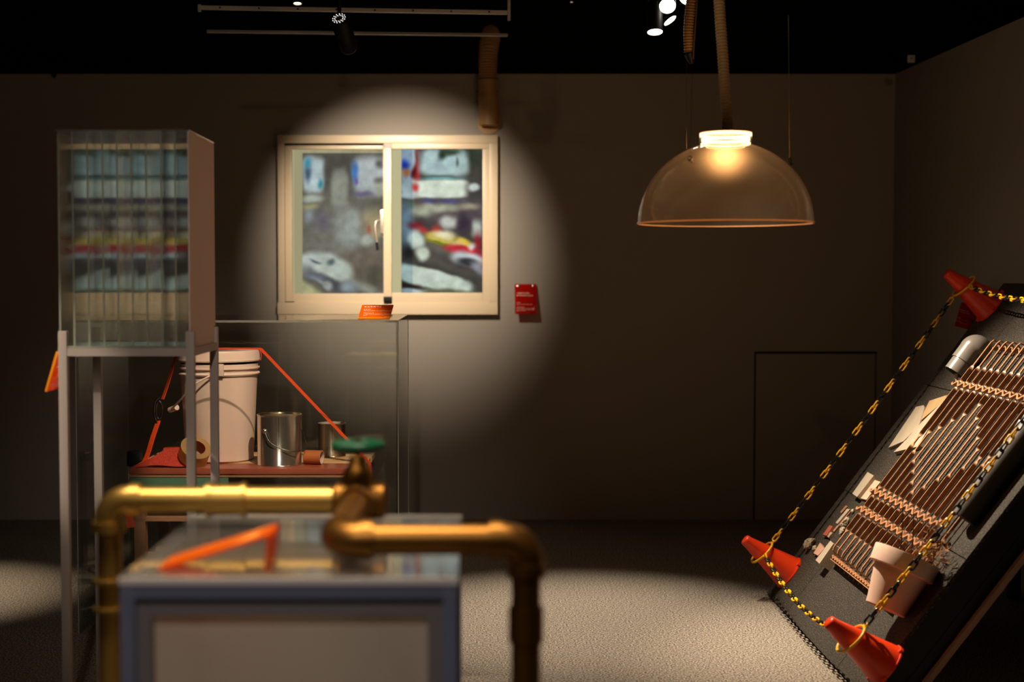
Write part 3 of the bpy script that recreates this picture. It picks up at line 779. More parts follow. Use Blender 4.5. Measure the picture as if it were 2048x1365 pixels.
for i in range(n + 1):
    x = ix0 + .001 + (ix1 - ix0 - .002) * i / n
    yq = fy0 + .024 + (.0015 if i % 2 else 0)
    vs += [(x, yq, .073), (x, yq, zt_)]
for i in range(n): fs.append((2 * i, 2 * i + 2, 2 * i + 3, 2 * i + 1))
fl_.verts_faces(vs, fs); 
ff = fl_.build('ribbed_front', M_FLUTED, fc)
MB().lo_hi((fx0 + pw, fy1 - pw + .004, .073), (fx1 - pw, fy1 - pw + .008, zt_)).build('back_sheet', mat('pale_inner_lining', (170, 155, 138), .7), fc)
for X in (fx0 + .008, fx1 - .012):
    MB().lo_hi((X, fy0 + pw, .073), (X + .004, fy1 - pw, zt_)).build('side_sheet', mat('pale_side_lining', (170, 155, 138), .7), fc)

# brass pipe run with a gate valve
bp = thing('brass_pipe', 'bent run of brass pipe with a green wheel gate valve over the near box', 'pipe', (0, 0, 0))
R_ = .0245
y1_, y2_ = 2.63, 2.25
P1 = at(300, 1000, y1_); z1_ = P1.z
P2 = at(900, 1080, y2_); z2_ = P2.z
xl = at(219, 1100, y1_).x; xv = at(716, 1000, y1_).x; xr = at(1052, 1200, y2_).x
xj = at(716, 1085, y2_).x
def elbow(c, d0, d1, R, r, ends=True):
    """quarter bend centred on corner c from direction d0 to direction d1"""
    d0, d1 = Vector(d0), Vector(d1); c = Vector(c)
    m = MB(); pts = []
    for k in range(13):
        t = PI / 2 * k / 12
        pts.append(c + d0 * R * (1 - math.sin(t)) + d1 * R * (1 - math.cos(t)))
    m.tube([c + d0 * (R + .02)] + pts + [c + d1 * (R + .02)], r, 28)
    for d in (d0, d1):
        m.tube([c + d * (R + .002), c + d * (R + .022)], r + .0035, 28)
    return m
# left upright, rings, corner, top run
MB().tube([(xl, y1_, 0), (xl, y1_, z1_ - .05)], R_ - .002, 28).build('upright_pipe', M_BRASS, bp)
for v in (1050, 1162, 1218):
    zq = at(219, v, y1_).z
    MB().lathe([(R_ - .001, -.005), (R_ + .006, -.004), (R_ + .006, .004), (R_ - .001, .005)], Matrix.Translation((xl, y1_, zq)), 32, closed=True).build('ring', M_BRASS, bp)
elbow((xl, y1_, z1_), (0, 0, -1), (1, 0, 0), .038, R_ + .003).build('elbow', M_BRASS, bp)
MB().tube([(xl + .05, y1_, z1_), (xv - .03, y1_, z1_)], R_, 32).build('cross_pipe', M_BRASS, bp)
ca, cb = at(415, 1000, y1_).x, at(493, 1000, y1_).x
cm = MB(); cm.tube([(ca, y1_, z1_), (cb, y1_, z1_)], R_ + .0045, 32)
cm.lathe([(R_, -.005), (R_ + .008, -.004), (R_ + .008, .004), (R_, .005)], axisM((ca + .004, y1_, z1_), (1, 0, 0)), 32, closed=True)
cm.lathe([(R_, -.005), (R_ + .008, -.004), (R_ + .008, .004), (R_, .005)], axisM((cb - .004, y1_, z1_), (1, 0, 0)), 32, closed=True)
cm.build('coupling', M_BRASS, bp)
# valve body
vb = MB()
vb.lathe([(0, -.05), (.026, -.05), (.034, -.044), (.036, -.02), (.032, 0), (.036, .02), (.034, .044), (.026, .05), (0, .05)], axisM((xv + .004, y1_, z1_), (1, 0, 0)), 32)
vb.lathe([(0, 0), (.030, 0), (.030, .03), (.024, .046), (.018, .052), (.016, .066), (.013, .07), (0, .07)], axisM((xv, y1_, z1_ + .012), (0, 0, 1)), 8, smooth=False)
vb.lathe([(0, 0), (.031, 0), (.034, .03), (.031, .05), (0, .05)], axisM((xv, y1_ - .02, z1_), (0, -1, 0)), 32)
vo = vb.build('valve_body', M_BRASSD, bp, 40)
zw = at(712, 891, y1_).z
MB().tube([(xv, y1_, z1_ + .06), (xv, y1_, zw + .012)], .007, 16).build('stem', M_BRASSD, vo)
hw = MB()
N = 48; hwp = [Vector((xv + .042 * math.cos(2 * PI * k / N) * (1 + .05 * math.cos(10 * PI * k / N)), y1_ + .042 * math.sin(2 * PI * k / N) * (1 + .05 * math.cos(10 * PI * k / N)), zw)) for k in range(N)]
hw.tube(hwp, .0085, 12, closed=True)
for k in range(5):
    a_ = 2 * PI * k / 5
    hw.tube([(xv, y1_, zw - .004), (xv + .042 * math.cos(a_), y1_ + .042 * math.sin(a_), zw)], .006, 10)
hw.lathe([(0, -.01), (.014, -.01), (.012, .008), (0, .01)], Matrix.Translation((xv, y1_, zw)), 20)
tag(hw.build('hand_wheel', M_VALVE, bp), 'green hand wheel')
# forward branch, lower corner, right run
MB().tube([(xv, y1_ - .05, z1_), (xv, y2_ + .05, z2_ + .006)], R_, 28).build('branch_pipe', M_BRASSD, bp)
elbow((xv, y2_, z2_), (0, 1, 0), (1, 0, 0), .034, R_ + .004).build('elbow', M_BRASSD, bp)
MB().tube([(xv + .045, y2_, z2_), (xr - .045, y2_, z2_)], R_, 32).build('cross_pipe', M_BRASSD, bp)
elbow((xr, y2_, z2_), (-1, 0, 0), (0, 0, -1), .036, R_ + .003).build('elbow', M_BRASSD, bp)
MB().tube([(xr, y2_, z2_ - .045), (xr, y2_, 0)], R_ - .001, 28).build('upright_pipe', M_BRASSD, bp)
z0_, z9_ = at(1050, 1285, y2_).z, at(1050, 1215, y2_).z
MB().tube([(xr, y2_, z0_), (xr, y2_, z9_)], R_ + .0035, 28).build('coupling', M_BRASSD, bp)

# orange bent caption holder lying on the box
oa = at(318, 1143, 2.235); ob_ = at(540, 1070, 2.235)
l3 = thing('sign', 'orange acrylic caption stand, blurred, on the clear top of the near box', 'sign', (0, 2.235, ZF))
xa, xb_, zh = oa.x, ob_.x, ob_.z - ZF
dirv = Vector((xb_ - xa, 0, zh))
MB().strip([Vector((xa, .045, .003)), Vector((xb_, .045, zh))], (0, 1, 0), .09, .005).build('panel', M_LABEL, l3)
MB().strip([Vector((xb_ - .002, .045, zh - .003)), Vector((xb_ - .006, .045, .0005))], (0, 1, 0), .09, .007).build('prop', M_LABEL, l3)
# ================================================================= HANGING DOME LAMP
DY = 4.30
dc = at(1450, 447, DY); RD = (at(1624, 447, DY).x - at(1276, 447, DY).x) / 2
dome = thing('dome_lamp', 'clear acrylic dome lamp with a glowing collar, hanging on the right', 'lamp', (dc.x, DY, dc.z))
zcap = at(1450, 290, DY).z - dc.z; ztop = at(1450, 268, DY).z - dc.z
rc = .078
def dome_prof(k, n=40):
    a0 = math.asin(rc * .98 / RD); t = PI / 2 - (PI / 2 - a0) * (1 - k / n) if False else a0 + (PI / 2 - a0) * k / n
    return (RD * math.sin(t), (zcap) * (math.cos(t) / math.cos(a0)))
prof = [dome_prof(k) for k in range(41)]
shell = prof + [(r - .003, z) for r, z in prof[::-1]]
MB().open_lathe(prof, None, 96).build('shade', M_DOME, dome)
rimm = MB(); rimm.lathe([(RD - .002, -.0025), (RD + .0025, -.0025), (RD + .0025, .0025), (RD - .002, .0025)], None, 96, closed=True)
rimm.build('rim', glass('dome_rim', (.85, .75, .65), .6, (.8, .55, .38)), dome)
M_LED = emis('lamp_glow', (1, .70, .34), 3.2)
col_ = MB()
col_.lathe([(rc - .004, zcap + .026), (rc + .0, zcap + .026), (rc + .0, zcap + .034), (rc - .004, zcap + .034)], None, 64, closed=True)
col_.lathe([(rc - .010, zcap + .010), (rc - .006, zcap + .010), (rc - .006, zcap + .020), (rc - .010, zcap + .020)], None, 64, closed=True)
col_.lathe([(rc - .008, zcap + .0), (rc - .004, zcap + .0), (rc - .004, zcap + .005), (rc - .008, zcap + .005)], None, 64, closed=True)
tag(col_.build('glowing_collar', M_LED, dome), 'glowing warm white light rings')
MB().open_lathe([(rc, zcap - .001), (rc + .001, zcap + .036)], None, 64).build('collar', M_ACRYL, dome)
MB().lathe([(0, zcap + .036), (rc, zcap + .036), (rc, zcap + .039), (.02, zcap + .041), (0, zcap + .041)], None, 64).build('cap', M_BEAM, dome)
ring = MB(); ring.lathe([(.055, zcap - .008), (.058, zcap - .008), (.058, zcap - .0055), (.055, zcap - .0055)], None, 64, closed=True)
ring.build('inner_ring', emis('lamp_glow_soft', (1, .6, .25), 1.6), dome)
lt_ = bpy.data.lights.new('dome_lamp_light', 'POINT'); lt_.energy = 6; lt_.color = (1, .52, .20); lt_.shadow_soft_size = .03
lo2 = bpy.data.objects.new('dome_lamp_light', lt_); COL.objects.link(lo2); lo2.location = (dc.x, DY, dc.z + zcap - .068)
# suspension eyelets
for (uu, vv) in ((1380, 318), (1579, 322)):
    pt = at(uu, vv, DY - .12 if uu < 1450 else DY) - Vector((dc.x, DY, dc.z))
    ey = MB()
    ey.tube([pt + Vector((.006 * math.cos(t), 0, .006 * math.sin(t) + .002)) for t in [2 * PI * k / 16 for k in range(16)]], .0016, 8, closed=True)
    ey.tube([pt + Vector((.0, 0, -.004)), pt + Vector((.008, .008, -.010))], .004, 8)
    ey.build('eyelet', M_BLACK, dome)

def ribbed_hose(name, label, pts, r, m, pitch=.011, group=None, ext=0):
    P = smoothpath(pts, 10)
    # resample at the rib pitch
    L = [0]
    for i in range(1, len(P)): L.append(L[-1] + (P[i] - P[i - 1]).length)
    n = int(L[-1] / pitch * 4); out = []; rs = []; j = 0
    for k in range(n + 1):
        d = L[-1] * k / n
        while j < len(L) - 2 and L[j + 1] < d: j += 1
        f = (d - L[j]) / max(1e-9, L[j + 1] - L[j]); out.append(P[j].lerp(P[j + 1], f)); rs.append(r * (1.0, .9, .84, .9)[k % 4])
    t = thing(name, label, 'hose', (0, 0, 0))
    MB().tube(out, rs, 20).build('ribbed_tube', m, t)
    return t
htop = at(1455, 262, DY)
h1 = ribbed_hose('ribbed_hose', 'cream ribbed hose running down to the dome lamp', [at(1455, 244, DY), at(1450, 180, DY), at(1445, 100, DY), at(1438, 0, DY), at(1434, -90, DY)], .0175, M_HOSE, .0095)
MB().tube([(dc.x + .004, DY, dc.z + zcap + .041), at(1455, 243, DY)], .0168, 20).build('end_collar', M_HOSE, h1)
h3 = ribbed_hose('ribbed_hose', 'dim ribbed hose hanging behind, to the left of the dome lamp hose', [at(1378, 104, 4.9), at(1377, 60, 4.9), at(1382, 0, 4.9), at(1388, -90, 4.9)], .0185, M_HOSED, .0095)
MB().tube([at(1380, 108, 4.9), at(1384, 128, 4.9)], [.02, .008], 14).build('clamp', M_BLACK, h3)
MB().tube([at(1386, 118, 4.87), at(1390, 60, 4.87), at(1398, -60, 4.87)], .0028, 8).build('support_rod', M_WIRE, h3)
for i, (u0, v0, u1, v1, Yq, lb_) in enumerate(((1373, 298, 1373, 30, DY, 'thin wire holding the left side of the dome lamp'), (1579, 318, 1577, 30, DY, 'thin wire holding the right side of the dome lamp'), (1380, 308, 1388, 20, DY - .12, 'thin dark wire tied to the front eyelet of the dome lamp'))):
    o = MB().tube([at(u0, v0, Yq), at(u1, v1, Yq)], .0005, 6).build('hanging_wire', M_BLACK if i == 2 else M_WIRE)
    tag(o, lb_, 'wire')

# wall duct above the window's right end
Yd = 7.33
dA = at(976, 160, Yd)
du = thing('wall_duct', 'cream ribbed duct coming over the wall above the window, ending in an adapter', 'duct', (0, 0, 0))
P = smoothpath([at(976, 158, Yd), at(976, 120, Yd), at(978, 92, Yd + .02), at(981, 76, Yd + .12), at(981, 70, Yd + .35), at(981, 68, Yd + .8)], 10)
L = [0]
for i in range(1, len(P)): L.append(L[-1] + (P[i] - P[i - 1]).length)
out = []; rs = []; n = int(L[-1] / .0125 * 4); j = 0
for k in range(n + 1):
    d = L[-1] * k / n
    while j < len(L) - 2 and L[j + 1] < d: j += 1
    f = (d - L[j]) / max(1e-9, L[j + 1] - L[j]); out.append(P[j].lerp(P[j + 1], f)); rs.append(.050 * (1, .93, .88, .93)[k % 4])
MB().tube(out, rs, 24).build('ribbed_tube', M_HOSED, du)
ad = MB()
zA = [at(976, v, Yd).z for v in (160, 184, 190, 236, 244, 251)]
ad.tube([Vector((dA.x + (.004 if i > 2 else 0), Yd, z)) for i, z in enumerate(zA)], [.048, .048, .050, .050, .050, .048], 28)
ad.tube([Vector((dA.x, Yd, zA[0])), Vector((dA.x, Yd, zA[0] - .018))], .051, 28)
ad.build('adapter', M_HOSED, du, 40)
fg_ = MB(); fg_.lathe([(0, 0), (.058, 0), (.060, .008), (0, .008)], Matrix.Translation((dA.x + .004, 7.398, zA[5] + .02)) @ Matrix.Rotation(PI / 2, 4, 'X'), 32)
fg_.build('wall_plate', M_HOSED, du)
sc_ = MB()
for u in (955, 994): sc_.lathe([(0, 0), (.004, 0), (.004, .006), (0, .006)], Matrix.Translation((at(u, 184, Yd).x, Yd - .01, zA[1])) @ Matrix.Rotation(PI / 2, 4, 'X'), 12)
sc_.build('screws', M_BLACK, du)

# ================================================================= CEILING RAILS AND LAMPS
def rail(u0, v0, u1, v1, Ya, Yb, th, label, holes):
    a = at(u0, v0, Ya); b = at(u1, v1, Yb)
    b.z = a.z
    t = thing('ceiling_rail', label, 'rail', (0, 0, 0), 'ceiling rails')
    MB().strip([a, b], (0, 0, 1), th, .02).build('bar', M_RAIL, t)
    if holes:
        hm_ = MB()
        for k in range(8):
            q = a.lerp(b, (k + .5) / 8) - Vector((0, .0105, 0))
            hm_.lathe([(0, 0), (.004, 0), (.004, .002), (0, .002)], Matrix.Translation(q) @ Matrix.Rotation(PI / 2, 4, 'X'), 12)
        hm_.build('bolt_holes', M_BLACK, t)
        MB().box(b + Vector((.004, -.012, .03)), (.012, .01, .13)).build('upright_bracket', M_RAIL, t)
        MB().box(a + Vector((-.004, -.012, -.004)), (.012, .01, .03)).build('end_bracket', M_RAIL, t)
    else:
        MB().strip([a - Vector((0, .011, 0)), b - Vector((0, .011, 0))], (0, 0, 1), .002, .002).build('groove', M_BLACK, t)
    return a, b
ra = rail(402, 15.5, 1016, 24, 5.95, 6.06, .015, 'upper pale ceiling rail with bolt holes, above the window', True)
rb = rail(414, 63, 1015, 70, 6.5, 6.60, .011, 'lower thin pale ceiling rail with a groove, above the window', False)

def lamp_head(label, lens_c, aim, r, length, on, arm_top, strength=30, color=(1, .9, .78)):
    aim = Vector(aim).normalized()
    t = thing('spotlight', label, 'lamp', lens_c, 'track spotlights')
    Mx = axisM((0, 0, 0), aim)
    MB().open_lathe([(r, 0), (r * 1.02, -.004), (r * 1.02, -length * .65), (r * .8, -length), (0, -length)], Mx, 32).build('housing', M_BLACK, t)
    if on:
        MB().lathe([(0, -.006), (r * .93, -.006), (r * .93, -.004), (0, -.003)], Mx, 32).build('lens', emis('spot_lens_glow', color, strength), t)
        MB().open_lathe([(r * .97, -.006), (r * .97, .001)], Mx, 32).build('baffle', M_DULLTIN, t)
    else:
        MB().lathe([(0, -.006), (r * .9, -.006), (r * .9, -.004), (0, -.004)], Mx, 32).build('lens', M_BLACK, t)
    back = Vector(aim) * (-length * .55)
    top = Vector(arm_top) - Vector(lens_c)
    MB().tube([back + Vector((r * .9, 0, 0)), Vector((back.x + r * .9, back.y, top.z)), ], .006, 8).build('arm', M_BLACK, t)
    return t
lamp_head('brightest round spotlight head facing the camera, by the hoses', at(1335, 12, 5.25), (-.05, -.75, -.6), .031, .12, True, (0, 5.5, 2.6))
lamp_head('spotlight head tilted right, below the round one', at(1340, 41, 5.75), (.55, -.25, -.8), .029, .12, True, (0, 5.5, 2.6))
lamp_head('lowest spotlight head of the cluster, pointing straight down', at(1310, 64, 5.5), (0, -.25, -.97), .030, .12, True, (0, 5.5, 2.6))
lamp_head('spotlight head cut by the top edge, right of the round one', at(1374, -1, 5.5), (-.35, -.45, -.8), .030, .12, True, (0, 5.5, 2.6))
lamp_head('small dim lamp lit at the top edge, above the ceiling rails', at(595, 7, 6.4), (.0, -.12, -.99), .018, .08, True, (0, 6.4, 2.7), 8)
lamp_head('tiny dim lamp at the top edge, midway between window and dome lamp', at(1143, 4, 6.6), (.0, -.12, -.99), .007, .05, True, (0, 6.6, 2.7), 3, (1, .85, .5))
qc = at(108, 150, 7.39)
cl = thing('wall_clip', 'small black clip hooked over the top of the back wall at far left', 'clip', (qc.x, 7.39, WT))
MB().box((0, .0, -.004), (.022, .012, .022), None, .004).build('clip_body', M_BLACK, cl)
MB().tube([(0, 0, -.01), (.004, -.006, -.022)], .004, 8).build('lever', M_BLACK, cl)
# spotlight aimed at the window, seen from behind with its ring of vents
sc0 = at(678, 37, 5.5)
s5 = thing('spotlight', 'black spotlight aimed at the window, back vents glowing in rings', 'lamp', sc0, 'track spotlights')
va = Vector((.06, .25, -.20)); vd = va.normalized(); Mx = axisM((0, 0, 0), vd)
MB().open_lathe([(0, 0), (.030, 0), (.036, .008), (.036, .15), (.030, .16)], Mx, 32).build('housing', M_BLACK, s5)
ven = MB()
for rr, cnt in ((.0245, 13), (.0165, 11)):
    for k in range(cnt):
        a_ = 2 * PI * k / cnt
        ven.box(Mx @ Vector((rr * math.cos(a_), rr * math.sin(a_), -.0012)), (.0026, .0026, .0026), Mx.to_3x3().to_4x4())
tag(ven.build('glowing_vents', emis('vent_glow', (1, .92, .85), 1.6), s5), 'rings of small glowing vent holes')
rg = MB(); rg.tube([Mx @ Vector((.0095 * math.cos(2 * PI * k / 24), .0095 * math.sin(2 * PI * k / 24), -.001)) for k in range(24)], .0004, 6, closed=True)
rg.build('centre_ring', M_STEEL, s5)
MB().tube([Mx @ Vector((0, .036, .06)), Vector((.0, .02, .09)), Vector((0, .02, .16))], .008, 10).build('arm', M_BLACK, s5)
# small plate on top of the right wall
q = at(1810, 127, 7.0)
pm = thing('wall_bracket', 'tiny white square plate standing on top of the right wall', 'bracket', (q.x, 7.0, WT))
MB().box((.03, 0, .016), (.036, .006, .036), None, .001).build('plate', M_RAIL, pm)
MB().lathe([(0, 0), (.004, 0), (.004, .002), (0, .002)], Matrix.Translation((.03, -.003, .018)) @ Matrix.Rotation(PI / 2, 4, 'X'), 12).build('screw', M_BLACK, pm)

# ================================================================= TILTED PLATFORM
def board_thing(name, label, cat, s, y, h=0.0, group=None, rot=0.0):
    return thing(name, label, cat, BM @ Matrix.Translation((s, y, h)) @ Matrix.Rotation(rot, 4, 'Z'), group)
pf = board_thing('tilted_platform', 'large platform of black speckled rubber tiles tilted up on the right', 'platform', 0, 0)
TH = .085
# core: a slab whose foot is cut level with the floor
cr_ = MB(); cs = TH * .6 / .8
poly = [(.0, -.012), (BLEN, -.012), (BLEN, -TH), (TH * .6 / .8, -TH)]
vs = [(s_, y_, h_) for y_ in (BY0 + .004, BY1 - .004) for (s_, h_) in [(.010, -.012), (BLEN - .003, -.012), (BLEN - .003, -TH), (TH * .75 + .002, -TH)]]
cr_.verts_faces(vs, [(0, 1, 2, 3), (7, 6, 5, 4), (0, 4, 5, 1), (1, 5, 6, 2), (2, 6, 7, 3), (3, 7, 4, 0)])
cr_.build('core', M_BLACK, pf)
sj = [.0, .525, 1.05, BLEN]; yj = [BY0, 4.533, 5.283, BY1]
for i in range(3):
    for j in range(3):
        s0_ = sj[i] + (.0095 if i == 0 else .0015)
        yb = yj[j + 1] - .0015
        if i == 0 and j == 2: yb += .0
        if i == 1 and j == 2: yb += .012
        MB().lo_hi((s0_, yj[j] + .0015, -.012), (sj[i + 1] - .0015, yb, 0), .0015).build('rubber_tile', M_RUBBER, pf)
MB().lo_hi((TH * .75 + .03, BY0 - .020, -TH - .052), (BLEN, BY0 + .014, -TH - .034)).build('side_beam', M_BEAM, pf)
MB().lo_hi((TH * .75 + .02, BY0 + .002, -TH - .034), (BLEN, BY0 + .03, -TH)).build('under_frame', M_BLACK, pf)
# wedge support that carries the platform
sup = MB()
for yq in (BY0 + .25, BY1 - .1):
    t0 = BM @ Vector((BLEN - .03, yq, -TH)); t1 = BM @ Vector((BLEN - .09, yq, -TH))
    sup_ = [t0, t1]
    o = MB(); o.verts_faces([(t1.x, yq, 0), (t0.x, yq, 0), (t0.x, yq, t0.z), (t1.x, yq, t1.z), (t1.x, yq + .05, 0), (t0.x, yq + .05, 0), (t0.x, yq + .05, t0.z), (t1.x, yq + .05, t1.z)],
        [(0, 1, 2, 3), (7, 6, 5, 4), (0, 4, 5, 1), (1, 5, 6, 2), (2, 6, 7, 3), (3, 7, 4, 0)])
    ob = o.build('support_leg', M_BLACK, pf); ob.matrix_parent_inverse = BM.inverted()

# ---- cones
def make_cone():
    t = board_thing('traffic_cone', '', 'traffic cone', 0, 0)
    H = .225; pr = []
    MB().open_lathe([(0, H - .003), (.016, H - .002), (.021, H - .006), (.0225, H - .012), (.0222, H - .02), (.066, .012), (.068, .006), (.071, .005), (.0715, .001), (.068, .0005)], None, 64).build('body', M_RED, t, 50)
    nb = MB()
    for k in range(4):
        a_ = PI / 4 + PI / 2 * k
        nb.box((.068 * math.cos(a_), .068 * math.sin(a_), .006), (.018, .014, .011), Matrix.Rotation(a_, 4, 'Z'), .002)
    nb.build('base_lugs', M_RED, t)
    return t
YC_F, YC_N = 5.555, 4.222
cones = [(.130, YC_F, 'orange red traffic cone at the far bottom corner of the tilted platform'),
         (.128, YC_N, 'orange red traffic cone at the near bottom corner of the tilted platform'),
         (1.437, 5.575, 'dim red traffic cone at the top corner of the tilted platform'),
         ]
c0 = make_cone()
for i, (s_, y_, lb_) in enumerate(cones):
    o = c0 if i == 0 else copy_tree(c0)
    o.matrix_world = BM @ Matrix.Translation((s_, y_, 0.0)) @ Matrix.Rotation(.3 * i, 4, 'Z')
    o['label'] = lb_; o['group'] = 'cones at the platform corners'
    if i == 0: pass
# ---- rings on the cones
def make_ring():
    t = board_thing('plastic_ring', '', 'ring', 0, 0)
    m = MB(); m.tube([Vector((.053 * math.cos(2 * PI * k / 40), .053 * math.sin(2 * PI * k / 40), 0)) for k in range(40)], .0046, 10, closed=True)
    m.build('hoop', M_YEL, t)
    for k in (0, 1):
        a_ = k * PI / 2 + .0
        mm = MB(); c_ = Vector((.060 * math.cos(a_), .060 * math.sin(a_), 0))
        mm.tube([c_ + Vector((.0075 * math.cos(q_) , .0075 * math.sin(q_), 0)) for q_ in [2 * PI * j / 14 for j in range(14)]], .0028, 8, closed=True)
        mm.build('eye', M_YEL, t)
    return t
RH = .135
ringlabs = ['yellow plastic ring around the far bottom cone', 'yellow plastic ring around the near bottom cone', 'yellow plastic ring around the dim cone at the top corner']
r0 = make_ring()
angs = [-PI / 2, 0, -PI / 2 - PI / 2]
for i, (s_, y_, _) in enumerate(cones):
    o = r0 if i == 0 else copy_tree(r0)
    a_ = (-PI / 2, 0, PI)[i]
    o.matrix_world = BM @ Matrix.Translation((s_ , y_, RH)) @ Matrix.Rotation(math.radians(9), 4, 'Y') @ Matrix.Rotation(a_, 4, 'Z')
    o['label'] = ringlabs[i]; o['group'] = 'yellow rings on the cones'

# ---- chains of alternating yellow and black pairs
PITCHC = .0262
def link_mesh(m):
    Lh, Wh, wr = .0131, .0080, .0032
    pts = []
    for k in range(9): a_ = -PI / 2 + PI * k / 8; pts.append(Vector((Lh - Wh + Wh + (Wh) * math.cos(a_) - 0.0, Wh * math.sin(a_), 0)))
    for k in range(9): a_ = PI / 2 + PI * k / 8; pts.append(Vector((-(Lh - Wh) - Wh + (Wh) * math.cos(a_), Wh * math.sin(a_), 0)))
    # keep the outer length near 38 mm
    ex = max(p.x for p in pts); f = .0162 / ex
    pts = [Vector((p.x * f, p.y, p.z)) for p in pts]
    return MB().tube(pts, wr, 8, closed=True)
LY = link_mesh(None).build('link', M_YEL); LB = link_mesh(None).build('link', M_CHBLK)
protos = {'y': LY, 'b': LB}
used = {'y': False, 'b': False}
def chain(label, a, b, sag, phase=0, tw=0.0):
    a, b = Vector(a), Vector(b)
    t = thing('plastic_chain', label, 'chain', a, 'yellow and black chains')
    # catenary approximated by a parabola, sampled at equal arc length
    N0 = 200; P = [a.lerp(b, k / N0) - Vector((0, 0, 4 * sag * (k / N0) * (1 - k / N0))) for k in range(N0 + 1)]
    L = [0]
    for i in range(1, N0 + 1): L.append(L[-1] + (P[i] - P[i - 1]).length)
    n = max(2, round(L[-1] / PITCHC)); pit = L[-1] / n; j = 0
    def pos(d):
        d = max(0, min(L[-1], d)); k = 0
        lo, hi = 0, N0
        while hi - lo > 1:
            mid = (lo + hi) // 2
            if L[mid] <= d: lo = mid
            else: hi = mid
        return P[lo].lerp(P[hi], (d - L[lo]) / (L[hi] - L[lo]))
    for k in range(n):
        d = (k + .5) * pit; p = pos(d); tg_ = (pos(d + .01) - pos(d - .01)).normalized()
        up = Vector((-.8, 0, .6)); up = (up - tg_ * up.dot(tg_)).normalized(); sd = up.cross(tg_)
        M = Matrix(((*tg_, 0), (*sd, 0), (*up, 0), (0, 0, 0, 1))).transposed()
        M = Matrix.Translation(p - a) @ M @ Matrix.Rotation(PI / 4 + PI / 2 * (k % 2) + tw + .12 * math.sin(k * 1.7), 4, 'X')
        c = 'y' if ((k + phase) // 2) % 2 == 0 else 'b'
        o = protos[c] if not used[c] else protos[c].copy()
        if used[c]: COL.objects.link(o)
        used[c] = True
        o.parent = t; o.matrix_local = M
    return t
def bw(s_, y_, h_): return BM @ Vector((s_, y_, h_))
chain('yellow and black chain rising along the far edge of the platform', bw(.130 + .066, YC_F, RH - .008), bw(1.437 - .066, 5.575, RH + .008), .012, 0)
chain('yellow and black chain sagging between the two bottom cones', bw(.130, YC_F - .066, RH), bw(.128, YC_N + .060, RH), .055, 1)
chain('yellow and black chain rising in front of the flower pot', bw(.128 + .066, YC_N, RH - .008), bw(1.437 - .066, 4.235, RH), .02, 2)
chain('yellow and black chain running forward from the top cone', bw(1.437, 5.575 - .066, RH), bw(1.437, 4.29, RH), .045, 0)

# ---- iron grille of twisted bars
GH = .050
gr = board_thing('iron_grille', 'copper coloured iron window grille of twisted bars on the tilted platform', 'grille', 0, 0)
ups = [.830, .852, .881, .921, .954, 1.003, .953, .924, .887, .850, .827, .840]
lows = [.783, .762, .728, .693, .656, .625, .658, .701, .729, .770, .797, .80]
def gbar(i):
    y = 5.148 - .0625 * i
    u, l = ups[i], lows[i]
    keys = [(1.258, .012, 0), (1.266, .030, 0), (1.262, .047, 0), (1.250, GH, 0), (1.150, GH, 0), (1.125, GH, 1), (1.082, GH, 1), (1.064, GH, 0), (1.050, GH, 0), (1.034, GH, 1)]
    if 1.034 - u > .03: keys += [(u + .012, GH, 1)]
    keys += [(u - .012, GH, 0)]
    if u - l > .03: keys += [(l + .012, GH, 0)]
    keys += [(l - .012, GH, 1), (.602, GH, 1), (.580, GH, 0), (.558, GH, 0), (.542, GH, 1), (.510, GH, 1), (.494, GH, 0), (.478, GH, 0), (.462, GH, 1), (.405, GH, 1), (.384, GH, 0), (.318, GH, 0), (.306, .046, 0), (.300, .034, 0), (.302, .014, 0)]
    ks = [keys[0]]
    for k in keys[1:]:
        p = ks[-1]
        if k[2] != p[2]:
            for q in range(1, 6): f = q / 5; g_ = f * f * (3 - 2 * f); ks.append((p[0] + (k[0] - p[0]) * f, p[1] + (k[1] - p[1]) * f, p[2] + (k[2] - p[2]) * g_))
        else: ks.append(k)
    vs = []; N = len(ks)
    for q, (s_, h_, th) in enumerate(ks):
        a_ = ks[max(q - 1, 0)]; b_ = ks[min(q + 1, N - 1)]
        d = Vector((b_[0] - a_[0], 0, b_[1] - a_[1])).normalized()
        nn = Vector((0, 1, 0)).cross(d).normalized()
        if nn.z < 0 and abs(d.x) > .3: nn = -nn
        wY = Vector((0, 1, 0)); an = th * PI / 2
        W_ = wY * math.cos(an) + nn * math.sin(an); T_ = d.cross(W_).normalized()
        wid = .0050 + .0028 * th; tk = .0020
        for e1, e2 in ((-1, -1), (1, -1), (1, 1), (-1, 1)):
            vs.append(Vector((s_, y, h_)) + W_ * wid * e1 * (1 if True else 1) + T_ * tk * e2)
    fs = [(0, 1, 2, 3), tuple((N - 1) * 4 + k for k in (3, 2, 1, 0))]
    for q in range(N - 1):
        for k in range(4):
            l_ = (k + 1) % 4; fs.append((q * 4 + k, q * 4 + l_, q * 4 + 4 + l_, q * 4 + 4 + k))
    MB().verts_faces(vs, fs).build('bar', M_COPPER, gr)
for i in range(12): gbar(i)
def wave(s_, h_, amp, tk, wid, n_per=1, y0=5.178, y1=4.425, name='wavy_band'):
    pts = []; N = int((y0 - y1) / .0625 * 8)
    for k in range(N + 1):
        y = y0 + (y1 - y0) * k / N
        ph = 2 * PI * (5.148 - y) / .0625 * n_per
        pts.append(Vector((s_ + amp * math.sin(ph), y, h_)))
    return MB().strip(pts, (0, 0, 1), wid, tk).build(name, M_COPPER, gr)
wave(1.056, GH + .011, .0080, .0078, .010)
wave(.568, GH + .011, .0080, .0078, .010)
wave(.486, GH + .011, .0080, .0078, .010)
wave(1.246, .020, .008, .004, .012)
